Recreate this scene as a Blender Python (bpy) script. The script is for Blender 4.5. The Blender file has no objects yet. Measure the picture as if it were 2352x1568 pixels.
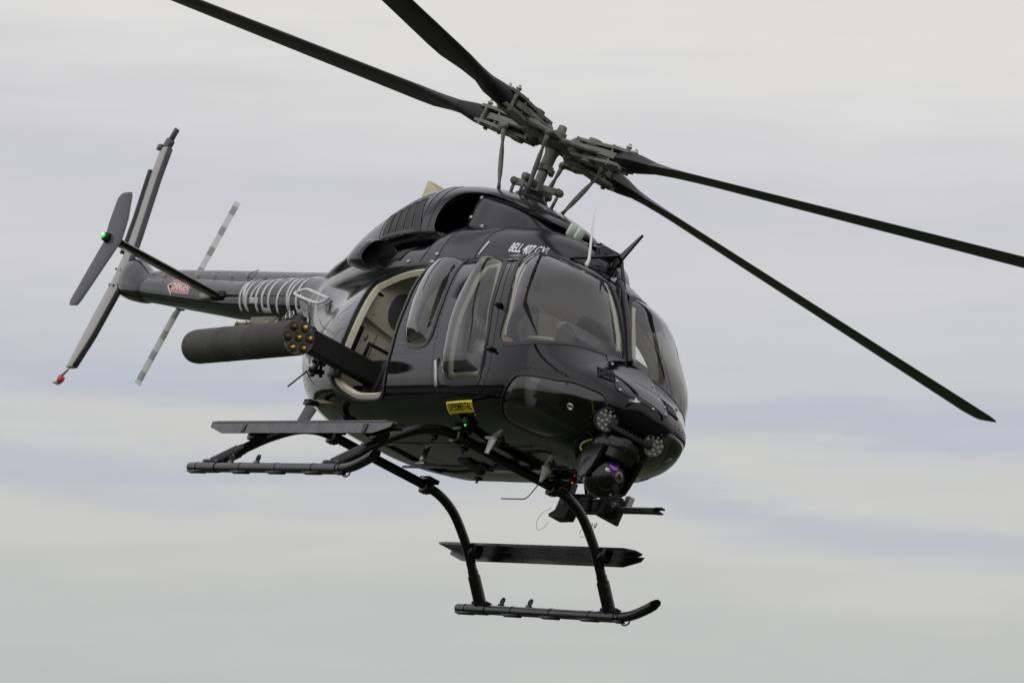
import bpy, bmesh, math, random
import numpy as np
from mathutils import Matrix, Vector
random.seed(4); rng = np.random.default_rng(4)
sc = bpy.context.scene
col = sc.collection
# ------------------------------------------------------------------ camera, sky, sun, exposure
PITCH = math.radians(8.0); EYE = np.array([0, 0, 1.7])
RC = np.array([[0.4417, 0.8068, 0.3925], [-0.0134, 0.4433, -0.8963], [-0.8971, 0.3906, 0.2066]])
_u, _s, _v = np.linalg.svd(RC); RC = _u @ _v                  # attitude of the aircraft seen from the camera
TC = np.array([0.3103, -1.3926, 44.657])                      # rotor hub, metres from the camera
cp, sp = math.cos(PITCH), math.sin(PITCH)
BW = np.array([[1, 0, 0], [0, sp, cp], [0, -cp, sp]])         # columns: right, down, forward
HR = BW @ RC; HT = EYE + BW @ TC
H = Matrix([list(HR[i]) + [HT[i]] for i in range(3)] + [[0, 0, 0, 1]])
cam_d = bpy.data.cameras.new('camera'); cam = bpy.data.objects.new('camera', cam_d); col.objects.link(cam)
cam.matrix_world = Matrix([[1, 0, 0, EYE[0]], [0, -sp, -cp, EYE[1]], [0, cp, -sp, EYE[2]], [0, 0, 0, 1]])
cam_d.sensor_width = 36; cam_d.lens = 36 * 14586.6 / 2352; cam_d.clip_start = .5; cam_d.clip_end = 6000
cam_d.dof.use_dof = True; cam_d.dof.focus_distance = 42.6; cam_d.dof.aperture_fstop = 5.6
sc.camera = cam
sc.view_settings.view_transform = 'Standard'; sc.view_settings.look = 'None'
sc.view_settings.exposure = 0; sc.view_settings.gamma = 1; sc.view_settings.use_curve_mapping = False
sc.cycles.max_bounces = 10; sc.cycles.transparent_max_bounces = 24
sc.cycles.use_denoising = True

SUN_EL, SUN_AZ = math.radians(40), math.radians(207)          # veiled sun, behind the camera to the left
def srgb(r, g, b):
    f = lambda c: (c / 255 / 12.92) if c < 10.3 else ((c / 255 + .055) / 1.055) ** 2.4
    return (f(r), f(g), f(b), 1)
world = bpy.data.worlds.new('World'); sc.world = world; world.use_nodes = True
wt = world.node_tree; wt.nodes.clear()
def wn(t, **k):
    n = wt.nodes.new(t)
    for a, b in k.items(): setattr(n, a, b)
    return n
def wl(a, b): wt.links.new(a, b)
def wmath(op, a, b=None, c=None):
    n = wn('ShaderNodeMath', operation=op)
    for i, x in enumerate((a, b, c)):
        if x is None: continue
        if isinstance(x, (int, float)): n.inputs[i].default_value = x
        else: wl(x, n.inputs[i])
    return n.outputs[0]
tc = wn('ShaderNodeTexCoord'); sep = wn('ShaderNodeSeparateXYZ'); wl(tc.outputs['Generated'], sep.inputs[0])
el = wmath('MULTIPLY', wmath('ARCSINE', sep.outputs[2]), 57.29578)
az = wmath('MULTIPLY', wmath('ARCTAN2', sep.outputs[0], sep.outputs[1]), 57.29578)
cmb = wn('ShaderNodeCombineXYZ'); wl(az, cmb.inputs[0]); wl(el, cmb.inputs[1])
def wnoise(sx, sy, scale, detail, rough=.5, off=0):
    m = wn('ShaderNodeMapping'); m.inputs['Scale'].default_value = (sx, sy, 1); m.inputs['Location'].default_value = (off, off * .7, 0)
    m.inputs['Rotation'].default_value = (0, 0, math.radians(4))
    wl(cmb.outputs[0], m.inputs[0])
    n = wn('ShaderNodeTexNoise'); n.inputs['Scale'].default_value = scale; n.inputs['Detail'].default_value = detail
    n.inputs['Roughness'].default_value = rough
    wl(m.outputs[0], n.inputs['Vector']); return n.outputs[0]
warp = wmath('MULTIPLY', wmath('SUBTRACT', wnoise(.22, .5, 1.0, 3, .5, 3.3), .5), 1.5)
warp2 = wmath('MULTIPLY', wmath('SUBTRACT', wnoise(.30, 3.4, 1.0, 7, .62, 8.1), .5), 1.1)
tilt = wmath('MULTIPLY', wmath('SINE', wmath('MULTIPLY', az, .1)), .72)
elw = wmath('ADD', wmath('ADD', wmath('ADD', el, tilt), warp), warp2)
rampn = wn('ShaderNodeValToRGB'); rp = rampn.color_ramp; rp.interpolation = 'EASE'
wl(wmath('DIVIDE', elw, 20.0), rampn.inputs[0])
BANDS = [(0.0, (181, 183, 182)), (4.6, (186, 188, 187)), (5.5, (191, 192, 190)), (6.2, (200, 199, 196)), (6.65, (187, 189, 197)),
         (7.05, (202, 202, 199)), (7.45, (186, 189, 199)), (8.0, (200, 200, 204)), (8.6, (206, 205, 207)), (9.3, (202, 201, 207)),
         (9.9, (211, 210, 211)), (10.9, (222, 220, 218)), (13., (225, 223, 221)), (20., (220, 219, 224))]
while len(rp.elements) < len(BANDS): rp.elements.new(.5)
for e, (p, c) in zip(rp.elements, BANDS): e.position = p / 20; e.color = srgb(*c)
nsk = wn('ShaderNodeTexSky', sky_type='NISHITA'); nsk.sun_disc = False; nsk.sun_elevation = SUN_EL; nsk.sun_rotation = SUN_AZ
b1 = wn('ShaderNodeBackground'); wl(nsk.outputs[0], b1.inputs[0]); b1.inputs[1].default_value = .06
b2 = wn('ShaderNodeBackground'); b2.inputs[1].default_value = 1.05
soft = wmath('ADD', wmath('ADD', wmath('MULTIPLY', wnoise(.5, 1.6, 1.0, 6, .6, 1.7), .08), wmath('MULTIPLY', wnoise(.45, 5.5, 1.0, 8, .62, 5.2), .09)), .925)
vm = wn('ShaderNodeVectorMath', operation='SCALE'); wl(rampn.outputs[0], vm.inputs[0]); wl(soft, vm.inputs['Scale'])
wl(vm.outputs[0], b2.inputs[0])
mx = wn('ShaderNodeMixShader'); mx.inputs[0].default_value = .93; wl(b1.outputs[0], mx.inputs[1]); wl(b2.outputs[0], mx.inputs[2])
wo = wn('ShaderNodeOutputWorld'); wl(mx.outputs[0], wo.inputs[0])

sun_d = bpy.data.lights.new('sun', 'SUN'); sun_d.energy = .6; sun_d.angle = math.radians(100); sun_d.color = (1, .965, .91)
sun = bpy.data.objects.new('sun', sun_d); col.objects.link(sun)
sdir = Vector((math.cos(SUN_EL) * math.sin(SUN_AZ), math.cos(SUN_EL) * math.cos(SUN_AZ), math.sin(SUN_EL)))
sun.rotation_euler = sdir.to_track_quat('Z', 'Y').to_euler(); sun.location = (0, 0, 60)

# ------------------------------------------------------------------ materials
MATS = {}
def mat(name, c, rough=.5, metal=0., spec=.5, coat=0., vary=.0, vscale=6., bump=0., bscale=60., emit=None, aniso=None, rvar=0.):
    if name in MATS: return MATS[name]
    m = bpy.data.materials.new(name); m.use_nodes = True; nt = m.node_tree; p = nt.nodes['Principled BSDF']
    p.inputs['Base Color'].default_value = (*c, 1); p.inputs['Roughness'].default_value = rough; p.inputs['Metallic'].default_value = metal
    p.inputs['Specular IOR Level'].default_value = spec; p.inputs['Coat Weight'].default_value = coat; p.inputs['Coat Roughness'].default_value = .04
    if vary or bump or rvar:
        t = nt.nodes.new('ShaderNodeTexCoord')
        n = nt.nodes.new('ShaderNodeTexNoise'); n.inputs['Scale'].default_value = vscale; n.inputs['Detail'].default_value = 6; n.inputs['Roughness'].default_value = .62
        nt.links.new(t.outputs['Object'], n.inputs['Vector'])
        if vary:
            r = nt.nodes.new('ShaderNodeMapRange'); r.inputs['From Min'].default_value = .3; r.inputs['From Max'].default_value = .7
            r.inputs['To Min'].default_value = 1 - vary; r.inputs['To Max'].default_value = 1 + vary
            nt.links.new(n.outputs[0], r.inputs[0])
            v = nt.nodes.new('ShaderNodeVectorMath'); v.operation = 'SCALE'; v.inputs[0].default_value = c
            nt.links.new(r.outputs[0], v.inputs['Scale']); nt.links.new(v.outputs[0], p.inputs['Base Color'])
        if rvar:
            r2 = nt.nodes.new('ShaderNodeMapRange'); r2.inputs['From Min'].default_value = .3; r2.inputs['From Max'].default_value = .7
            r2.inputs['To Min'].default_value = max(.01, rough - rvar); r2.inputs['To Max'].default_value = rough + rvar
            nt.links.new(n.outputs[0], r2.inputs[0]); nt.links.new(r2.outputs[0], p.inputs['Roughness'])
        if bump:
            n2 = nt.nodes.new('ShaderNodeTexNoise'); n2.inputs['Scale'].default_value = bscale; n2.inputs['Detail'].default_value = 4
            nt.links.new(t.outputs['Object'], n2.inputs['Vector'])
            b = nt.nodes.new('ShaderNodeBump'); b.inputs['Strength'].default_value = bump; b.inputs['Distance'].default_value = .01
            nt.links.new(n2.outputs[0], b.inputs['Height']); nt.links.new(b.outputs[0], p.inputs['Normal'])
    if emit:
        p.inputs['Emission Color'].default_value = (*emit[0], 1); p.inputs['Emission Strength'].default_value = emit[1]
    MATS[name] = m; return m
def glass(name, tint, refl=1.0, rough=.015, haze=0.0, hcol=(.5, .5, .48)):
    m = bpy.data.materials.new(name); m.use_nodes = True; nt = m.node_tree; nt.nodes.clear()
    o = nt.nodes.new('ShaderNodeOutputMaterial'); g = nt.nodes.new('ShaderNodeBsdfGlossy'); t = nt.nodes.new('ShaderNodeBsdfTransparent')
    g.inputs['Roughness'].default_value = rough; t.inputs[0].default_value = (*tint, 1)
    lw = nt.nodes.new('ShaderNodeFresnel'); lw.inputs[0].default_value = 1.5
    mm = nt.nodes.new('ShaderNodeMath'); mm.operation = 'MULTIPLY'; mm.use_clamp = True; mm.inputs[1].default_value = 1.75 * refl
    mix = nt.nodes.new('ShaderNodeMixShader')
    nt.links.new(lw.outputs[0], mm.inputs[0]); nt.links.new(mm.outputs[0], mix.inputs[0])
    if haze:
        d = nt.nodes.new('ShaderNodeBsdfDiffuse'); d.inputs[0].default_value = (*hcol, 1)
        mh = nt.nodes.new('ShaderNodeMixShader'); mh.inputs[0].default_value = haze
        nt.links.new(t.outputs[0], mh.inputs[1]); nt.links.new(d.outputs[0], mh.inputs[2]); nt.links.new(mh.outputs[0], mix.inputs[1])
    else: nt.links.new(t.outputs[0], mix.inputs[1])
    nt.links.new(g.outputs[0], mix.inputs[2]); nt.links.new(mix.outputs[0], o.inputs[0])
    MATS[name] = m; return m
def chips(m, c, scale, thr):
    """scattered worn specks and scratches of another colour"""
    nt = m.node_tree; p = nt.nodes['Principled BSDF']; t = nt.nodes.new('ShaderNodeTexCoord'); mp = nt.nodes.new('ShaderNodeMapping'); mp.inputs['Scale'].default_value = (.35, 1, 1); mp.inputs['Rotation'].default_value = (0, .5, .3)
    n = nt.nodes.new('ShaderNodeTexNoise'); n.inputs['Scale'].default_value = scale; n.inputs['Detail'].default_value = 3
    r = nt.nodes.new('ShaderNodeMapRange'); r.inputs['From Min'].default_value = thr; r.inputs['From Max'].default_value = thr + .04
    mx_ = nt.nodes.new('ShaderNodeMix'); mx_.data_type = 'RGBA'; mx_.inputs[7].default_value = (*c, 1)
    nt.links.new(t.outputs['Object'], mp.inputs[0]); nt.links.new(mp.outputs[0], n.inputs['Vector']); nt.links.new(n.outputs[0], r.inputs[0]); nt.links.new(r.outputs[0], mx_.inputs[0])
    src = p.inputs['Base Color'].links
    if src: nt.links.new(src[0].from_socket, mx_.inputs[6])
    else: mx_.inputs[6].default_value = p.inputs['Base Color'].default_value
    nt.links.new(mx_.outputs[2], p.inputs['Base Color']); return m
PAINT = mat('black gloss paint', (.0028, .0026, .0042), .075, spec=.40, vary=.3, vscale=3, rvar=.035, bump=.05, bscale=2.6)
PAINT2 = mat('black composite cowl paint', (.0095, .0090, .0118), .19, spec=.54, vary=.2, vscale=3, rvar=.03, bump=.04, bscale=3.)
SATIN = chips(mat('black satin paint', (.0045, .0043, .0050), .24, vary=.3, vscale=9, rvar=.08), (.05, .05, .05), 30, .70)
FLAT = mat('dull black coating', (.009, .009, .009), .6, vary=.3, vscale=14)
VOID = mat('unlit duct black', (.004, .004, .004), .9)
RUBBER = mat('dark rubber seal', (.010, .010, .011), .42)
CREAM = mat('cream cabin trim', (.74, .70, .56), .55, vary=.06, vscale=5, bump=.05, bscale=200)
CREAMD = mat('tan cabin fabric', (.30, .28, .21), .8, vary=.1)
GREYT = mat('grey trim', (.10, .10, .10), .6, vary=.15)
HUBM = mat('grey green hub metal', (.155, .16, .14), .42, metal=.25, vary=.4, vscale=18, rvar=.1)
ALU = mat('bare aluminium', (.55, .55, .54), .35, metal=.9, vary=.15, vscale=20)
STEP = mat('worn grey step tread', (.13, .13, .135), .5, metal=.2, vary=.3, vscale=14, bump=.2, bscale=120)
BLADE = mat('dark grey blade', (.030, .030, .031), .5, vary=.2, vscale=5)
FING = mat('light grey fin paint', (.40, .39, .375), .45, vary=.08, vscale=4)
PLATE = mat('slate grey tail plate', (.055, .055, .06), .45, vary=.12, vscale=4)
OLIVE = chips(mat('olive drab pod coating', (.038, .036, .029), .62, vary=.3, vscale=10, bump=.12, bscale=90), (.20, .19, .16), 38, .70)
OLIVL = mat('olive grey plate', (.12, .118, .09), .5, metal=.2, vary=.15, vscale=20)
BRASS = mat('brass', (.56, .40, .11), .28, metal=.9, vary=.2, vscale=25)
BRONZE = mat('tarnished bronze', (.10, .065, .045), .4, metal=.6, vary=.3, vscale=30)
GUNM = mat('gun metal', (.016, .016, .017), .42, metal=.3, vary=.35, vscale=30)
WHITE = mat('white plastic', (.78, .79, .76), .4, vary=.05)
PALEG = mat('pale green glass', (.58, .66, .58), .25)
LETTER = mat('silver lettering', (.62, .62, .64), .35, coat=.4, vary=.05)
WLETTER = mat('white lettering', (.85, .85, .86), .35, coat=.4)
YEL = mat('yellow placard', (1.0, .80, .0), .4, coat=.1)
BLK = mat('black ink', (.010, .010, .010), .45)
RED = mat('red placard', (.62, .05, .035), .4, coat=.3, vary=.1)
EXH = mat('heat stained exhaust', (.55, .47, .28), .38, metal=.45, vary=.18, vscale=7)
SKIN = mat('skin', (.58, .36, .27), .5)
CLOTH = mat('charcoal cloth', (.05, .05, .057), .85, bump=.2, bscale=120)
TROUS = mat('grey cloth', (.36, .365, .37), .85, bump=.2, bscale=120)
YCAB = mat('yellow cable', (.34, .40, .02), .45)
GRN = mat('green lamp', (.0, .5, .02), .3, emit=((.0, 1, .03), 1.1))
GRNW = mat('bright green lamp', (.0, .6, .02), .3, emit=((.005, 1, .04), .8))
WHOT = mat('lamp filament', (.8, 1, .8), .3, emit=((.6, 1, .62), 6))
REDL = mat('red lamp', (.6, .03, .0), .3, emit=((1, .06, .01), 1.3))
LEDG = mat('lamp reflector', (.45, .45, .43), .22, metal=.85, vary=.2, vscale=60)
LEDC = mat('lamp lens', (.34, .35, .33), .1, metal=.3)
PURP = mat('violet coated lens', (.26, .09, .50), .05, metal=.9)
LGREEN = mat('green coated lens', (.004, .024, .008), .04, metal=.2, coat=1)
LGREY = mat('grey lens', (.20, .17, .17), .06, metal=.7)
LOLIV = mat('olive lens', (.09, .11, .055), .06, metal=.6)
TRB = mat('pale tail blade paint', (.62, .62, .60), .45)
TRG = mat('grey tail blade band', (.30, .30, .30), .45)
ELAST = mat('brown elastomer', (.06, .04, .028), .6, vary=.3, vscale=30)
SEATG = mat('grey seat cloth', (.10, .10, .105), .85, vary=.2)
STRAP = mat('pale webbing', (.60, .60, .57), .8)
GLASS_WS = glass('windshield acrylic', (.95, .955, .95), .86, .008, .022, (.60, .60, .60))
GLASS_T = glass('tinted bubble acrylic', (.48, .485, .49), 1.2, .01, .035)
GLASS_C = glass('clear bubble acrylic', (.92, .93, .89), .9, .01, .03, (.60, .60, .56))
GLASS_N = glass('dark chin acrylic', (.45, .47, .42), 1.1, .006, .0)
def screen_mat():
    m = mat('wire mesh screen', (.02, .02, .021), .55); nt = m.node_tree; p = nt.nodes['Principled BSDF']
    t = nt.nodes.new('ShaderNodeTexCoord'); c = nt.nodes.new('ShaderNodeTexChecker'); c.inputs['Scale'].default_value = 95
    c.inputs[1].default_value = (.035, .035, .034, 1); c.inputs[2].default_value = (.008, .008, .008, 1)
    nt.links.new(t.outputs['Object'], c.inputs[0]); nt.links.new(c.outputs[0], p.inputs['Base Color']); return m
SCREEN = screen_mat()

# ------------------------------------------------------------------ mesh helpers (aircraft frame: X forward, Y to port, Z up, origin at rotor hub)
class Thing:
    def __init__(s, name, base, label, cat, group=None):
        s.base = np.array(base, float); o = bpy.data.objects.new(name, None); col.objects.link(o)
        o.matrix_world = H @ Matrix.Translation(Vector(base)); o.empty_display_size = .2
        o['label'] = label; o['category'] = cat
        if group: o['group'] = group
        s.o = o
def put(name, VF, m, thing, parent=None, smooth=True, normals=None, mats=None, midx=None, kind=None, label=None, auto=None):
    V, F = VF
    V = np.asarray(V, float) - thing.base
    me = bpy.data.meshes.new(name)
    if isinstance(F, np.ndarray): F = F.tolist()
    me.from_pydata(V.tolist(), [], F)
    me.materials.append(m)
    if mats:
        for x in mats: me.materials.append(x)
    if midx is not None: me.polygons.foreach_set('material_index', np.asarray(midx, dtype=np.int32))
    me.polygons.foreach_set('use_smooth', np.full(len(me.polygons), bool(smooth)))
    me.update()
    if normals is not None: me.normals_split_custom_set_from_vertices(np.asarray(normals).tolist())
    elif smooth and auto: me.set_sharp_from_angle(angle=math.radians(auto))
    o = bpy.data.objects.new(name, me); col.objects.link(o)
    o.parent = parent if parent is not None else thing.o
    if kind: o['kind'] = kind
    if label: o['label'] = label
    return o
def cat(*parts):
    V = []; F = []; n = 0
    for v, f in parts:
        V.append(np.asarray(v, float)); F += [[int(i) + n for i in q] for q in f]; n += len(v)
    return np.vstack(V), F
def nrm(v): v = np.asarray(v, float); return v / (np.linalg.norm(v) + 1e-12)
def frame(d, up=(0, 0, 1)):
    d = nrm(d); u = np.asarray(up, float)
    if abs(d @ nrm(u)) > .97: u = np.array([1., 0, 0])
    a = nrm(np.cross(u, d)); return a, np.cross(d, a), d
def tube(path, r, n=12, cap=True, ry=None):
    P = np.asarray(path, float); k = len(P); r = np.broadcast_to(np.asarray(r, float), (k,)); ry = r if ry is None else np.broadcast_to(np.asarray(ry, float), (k,))
    V = []; F = []; a = None
    for i in range(k):
        d = P[min(i + 1, k - 1)] - P[max(i - 1, 0)]; d = nrm(d)
        if a is None: a, b, _ = frame(d)
        else: a = nrm(a - d * (a @ d)); b = np.cross(d, a)
        t = np.linspace(0, 2 * np.pi, n, endpoint=False)
        V.append(P[i] + r[i] * np.cos(t)[:, None] * a + ry[i] * np.sin(t)[:, None] * b)
    V = np.vstack(V)
    for i in range(k - 1):
        for j in range(n): F.append([i * n + j, i * n + (j + 1) % n, (i + 1) * n + (j + 1) % n, (i + 1) * n + j])
    if cap: F.append(list(range(n))[::-1]); F.append(list(range((k - 1) * n, k * n)))
    return V, F
def smooth_path(P, n=6):
    P = np.asarray(P, float); X = np.arange(len(P), dtype=float); return spline(np.linspace(0, len(P) - 1, (len(P) - 1) * n + 1), X, P)
def lathe(prof, o, d, n=24, a0=None, cap=True):
    """prof: (distance along d, radius)"""
    a, b, d = frame(d) if a0 is None else (nrm(a0), np.cross(nrm(d), nrm(a0)), nrm(d))
    V = []; F = []; t = np.linspace(0, 2 * np.pi, n, endpoint=False)
    for s, r in prof: V.append(np.asarray(o) + s * d + r * (np.cos(t)[:, None] * a + np.sin(t)[:, None] * b))
    for i in range(len(prof) - 1):
        for j in range(n): F.append([i * n + j, i * n + (j + 1) % n, (i + 1) * n + (j + 1) % n, (i + 1) * n + j])
    if cap: F.append(list(range(n))[::-1]); F.append(list(range((len(prof) - 1) * n, len(prof) * n)))
    return np.vstack(V), F
def box(c, s, ax=None, bev=.12):
    """bevelled box: centre, size, axes"""
    c = np.asarray(c, float); s = np.asarray(s, float) / 2; ax = np.eye(3) if ax is None else np.asarray(ax, float)
    bm = bmesh.new(); bmesh.ops.create_cube(bm, size=2)
    w = bev * s.min()
    for v in bm.verts: v.co = Vector((v.co.x * s[0], v.co.y * s[1], v.co.z * s[2]))
    if bev: bmesh.ops.bevel(bm, geom=list(bm.edges), offset=w, segments=1, affect='EDGES', profile=.5)
    bm.verts.index_update(); V = np.array([v.co[:] for v in bm.verts]); F = [[v.index for v in f.verts] for f in bm.faces]; bm.free()
    return c + V @ ax, F
def prism(poly, o, u, v, t):
    """polygon in the plane o,u,v, extruded t along u x v (centred)"""
    o = np.asarray(o, float); u = nrm(u); v = nrm(v); w = np.cross(u, v); P = np.asarray(poly, float); n = len(P)
    Q = o + P[:, :1] * u + P[:, 1:2] * v
    V = np.vstack([Q - w * t / 2, Q + w * t / 2])
    F = [list(range(n))[::-1], list(range(n, 2 * n))] + [[i, (i + 1) % n, n + (i + 1) % n, n + i] for i in range(n)]
    return V, F
def foil(rows, n=14, cap=True):
    """rows of (leading point, trailing point, thickness, thickness direction)"""
    x = (1 - np.cos(np.linspace(0, np.pi, n))) / 2
    yt = 5 * (.2969 * np.sqrt(x) - .126 * x - .3516 * x**2 + .2843 * x**3 - .1036 * x**4)
    V = []; F = []
    for le, te, th, w in rows:
        le = np.asarray(le, float); te = np.asarray(te, float); w = nrm(w)
        up = le + x[:, None] * (te - le) + (yt * th)[:, None] * w; lo = le + x[:, None] * (te - le) - (yt * th)[:, None] * w
        V.append(np.vstack([up, lo[-2:0:-1]]))
    m = len(V[0])
    for i in range(len(V) - 1):
        for j in range(m): F.append([i * m + j, i * m + (j + 1) % m, (i + 1) * m + (j + 1) % m, (i + 1) * m + j])
    if cap: F.append(list(range(m))[::-1]); F.append(list(range((len(V) - 1) * m, len(V) * m)))
    return np.vstack(V), F
def ball(c, r, n=12, sq=(1, 1, 1)):
    pr_ = [(-math.cos(t) , max(math.sin(t), .001)) for t in np.linspace(0, math.pi, n)]
    V, F = lathe(pr_, (0, 0, 0), (0, 0, 1), n * 2); return np.asarray(c) + V * r * np.asarray(sq), F
def mir(VF): V, F = VF; return np.asarray(V) * (1, -1, 1), [f[::-1] for f in F]
# station table: X, ztop, zbot, zwaist, halfwidth, nu, nl
ST=np.array([
(3.100,-2.150,-2.150,-2.150,0.00,2.3,2.3),
(3.095,-2.090,-2.195,-2.152,.12,2.3,2.3),
(3.070,-2.045,-2.235,-2.155,.235,2.3,2.25),
(3.015,-2.005,-2.285,-2.16,.345,2.35,2.2),
(2.92,-1.945,-2.345,-2.15,.45,2.4,2.2),
(2.78,-1.870,-2.405,-2.14,.525,2.4,2.2),
(2.61,-1.757,-2.447,-2.11,.60,2.3,2.25),
(2.42,-1.560,-2.455,-2.08,.665,2.2,2.4),
(2.20,-1.350,-2.455,-2.05,.715,2.12,2.7),
(1.97,-1.165,-2.45,-2.01,.740,2.15,2.9),
(1.72,-1.060,-2.445,-1.98,.755,2.25,3.1),
(1.40,-1.030,-2.44,-1.96,.76,2.45,3.2),
(0.90,-1.030,-2.44,-1.96,.76,2.6,3.2),
(0.30,-1.030,-2.438,-1.96,.757,2.5,3.2),
(-.30,-1.030,-2.43,-1.97,.742,2.35,3.1),
(-.80,-1.030,-2.385,-1.97,.675,2.15,2.8),
(-1.3,-1.030,-2.265,-1.88,.55,2.0,2.6),
(-1.8,-1.020,-2.00,-1.63,.41,2.0,2.4),
(-2.2,-1.01,-1.72,-1.37,.30,2.0,2.2),
(-2.5,-1.0,-1.50,-1.25,.22,2.0,2.1),
(-2.8,-1.0,-1.385,-1.19,.19,2.0,2.0)])
def spline(x,X,Y):
    # monotone-ish Catmull-Rom in parameter (pchip)
    h=np.diff(X); d=np.diff(Y,axis=0)/h[:,None]
    m=np.zeros_like(Y); 
    for j in range(Y.shape[1]):
        m[0,j]=d[0,j]; m[-1,j]=d[-1,j]
        for i in range(1,len(X)-1):
            m[i,j]=(d[i-1,j]*h[i]+d[i,j]*h[i-1])/(h[i]+h[i-1])
    i=np.clip(np.searchsorted(X,x,side='right')-1,0,len(h)-1)
    t=((x-X[i])/h[i])[:,None]; H=h[i][:,None]
    return (2*t**3-3*t**2+1)*Y[i]+(t**3-2*t**2+t)*H*m[i]+(-2*t**3+3*t**2)*Y[i+1]+(t**3-t**2)*H*m[i+1]
def section(row,n):
    """closed half->full loop from bottom centre round right (-Y) to top, to left; n points"""
    X,zt,zb,zw,w,nu,nl=row
    t=np.linspace(0,np.pi/2,200)
    lo=np.stack([w*np.sin(t)**(2/nl),zw-(zw-zb)*np.cos(t)**(2/nl)],1)
    up=np.stack([w*np.cos(t)**(2/nu),zw+(zt-zw)*np.sin(t)**(2/nu)],1)
    h=np.vstack([lo,up[1:]])
    L=np.r_[0,np.cumsum(np.hypot(*np.diff(h,axis=0).T))]
    s=np.linspace(0,L[-1],n//2+1)
    y=np.interp(s,L,h[:,0]); z=np.interp(s,L,h[:,1])
    y=np.r_[-y,y[-2:0:-1]]; z=np.r_[z,z[-2:0:-1]]
    return np.stack([np.full(len(y),X),y,z],1)
def loft(ns=240,n=240,st=ST):
    # param by normalised chord
    c=np.r_[0,np.cumsum(np.linalg.norm(np.diff(st[:,[0,1,2,4]],axis=0),axis=1))]
    S=spline(np.linspace(0,c[-1],ns),c,st)
    loft.c=np.linspace(0,c[-1],ns)
    S[:,4]=np.maximum(S[:,4],1e-4)
    return np.array([section(r,n) for r in S])

FEATS={
'rear_door':[(3.7,-0.62),(3.85,-0.585),(4.1,-0.575),(4.3,-0.6),(4.42,-0.655),(4.605,-0.634),(4.402,-0.843),(4.282,-1.022),(4.219,-1.177),(4.192,-1.307),(4.183,-1.412),(4.201,-1.494),(4.182,-1.569),(4.142,-1.629),(4.057,-1.686),(3.94,-1.736),(3.824,-1.783),(3.687,-1.796),(3.42,-1.8),(3.332,-1.778),(3.259,-1.724),(3.222,-1.633),(3.237,-1.531),(3.255,-1.455),(3.312,-1.325),(3.355,-1.192),(3.397,-1.062),(3.471,-0.938),(3.544,-0.819),(3.631,-0.686)],
'mid_window':[(3.19,-0.6),(3.406,-0.57),(3.553,-0.586),(3.481,-0.719),(3.396,-0.867),(3.302,-1.01),(3.209,-1.164),(3.143,-1.28),(3.104,-1.35),(3.049,-1.389),(2.924,-1.399),(2.783,-1.397),(2.736,-1.373),(2.738,-1.313),(2.781,-1.201),(2.835,-1.074),(2.939,-0.913),(3.057,-0.77),(3.132,-0.677)],
'front_door':[(2.982,-0.773),(2.851,-0.926),(2.734,-1.13),(2.649,-1.313),(2.548,-1.478),(2.493,-1.631),(2.481,-1.697),(2.438,-1.767),(2.361,-1.77),(1.991,-1.654),(1.801,-1.538),(1.668,-1.408),(1.664,-1.369),(1.615,-1.248),(1.661,-1.176),(1.751,-1.109),(1.903,-1.015),(2.046,-0.918),(2.235,-0.769),(2.446,-0.596),(2.47,-0.585),(2.7,-0.565),(2.969,-0.579),(3.106,-0.634)],
'front_window':[(2.604,-0.633),(2.723,-0.654),(2.733,-0.726),(2.665,-0.841),(2.562,-0.997),(2.515,-1.134),(2.456,-1.277),(2.383,-1.405),(2.319,-1.512),(2.282,-1.592),(2.251,-1.623),(2.115,-1.593),(1.843,-1.461),(1.774,-1.394),(1.764,-1.319),(1.826,-1.235),(1.9,-1.148),(2.075,-1.038),(2.182,-0.927),(2.315,-0.802),(2.511,-0.651),(2.575,-0.623),(2.769,-0.603)],
'windshield':[(1.653,-1.076),(1.759,-0.998),(1.917,-0.904),(2.091,-0.792),(2.275,-0.654),(2.45,-0.509),(2.52,-0.416),(2.455,-0.339),(2.212,-0.365),(2.047,-0.335),(1.933,-0.277),(1.874,-0.2),(1.838,-0.152),(1.806,-0.111),(1.722,-0.079),(1.571,-0.056),(1.392,-0.042),(1.193,-0.031),(1.002,-0.031),(0.973,-0.108),(0.97,-0.23),(0.996,-0.362),(1.036,-0.491),(1.122,-0.627),(1.341,-0.837)],
'chin':[(1.214,-0.998),(1.338,-1.183),(1.458,-1.372),(1.539,-1.511),(1.519,-1.562),(1.393,-1.548),(1.244,-1.494),(1.026,-1.327),(0.781,-1.078),(0.577,-0.84),(0.437,-0.627),(0.334,-0.44),(0.282,-0.31),(0.309,-0.301),(0.37,-0.34),(0.502,-0.459),(0.686,-0.601),(0.896,-0.745),(1.118,-0.913)],
'nose_door':[(0.985,-0.205),(0.816,-0.185),(0.672,-0.188),(0.462,-0.216),(0.388,-0.22),(0.322,-0.207),(0.228,-0.114),(0.228,0.114),(0.322,0.207),(0.388,0.22),(0.462,0.216),(0.672,0.188),(0.816,0.185),(0.985,0.205)],
'sticker':[(2.342,-1.791),(1.932,-1.647),(1.999,-1.777),(2.411,-1.902)],
'ventR':[(0.687,-0.308),(0.651,-0.201),(0.475,-0.224),(0.526,-0.331)],
'rear_window':[(3.52,-0.72),(3.75,-0.7),(3.98,-0.72),(4.12,-0.8),(4.1,-1.0),(4.04,-1.2),(3.98,-1.32),(3.9,-1.36),(3.6,-1.36),(3.45,-1.34),(3.4,-1.26),(3.43,-1.1),(3.48,-0.88)],
}

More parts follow.
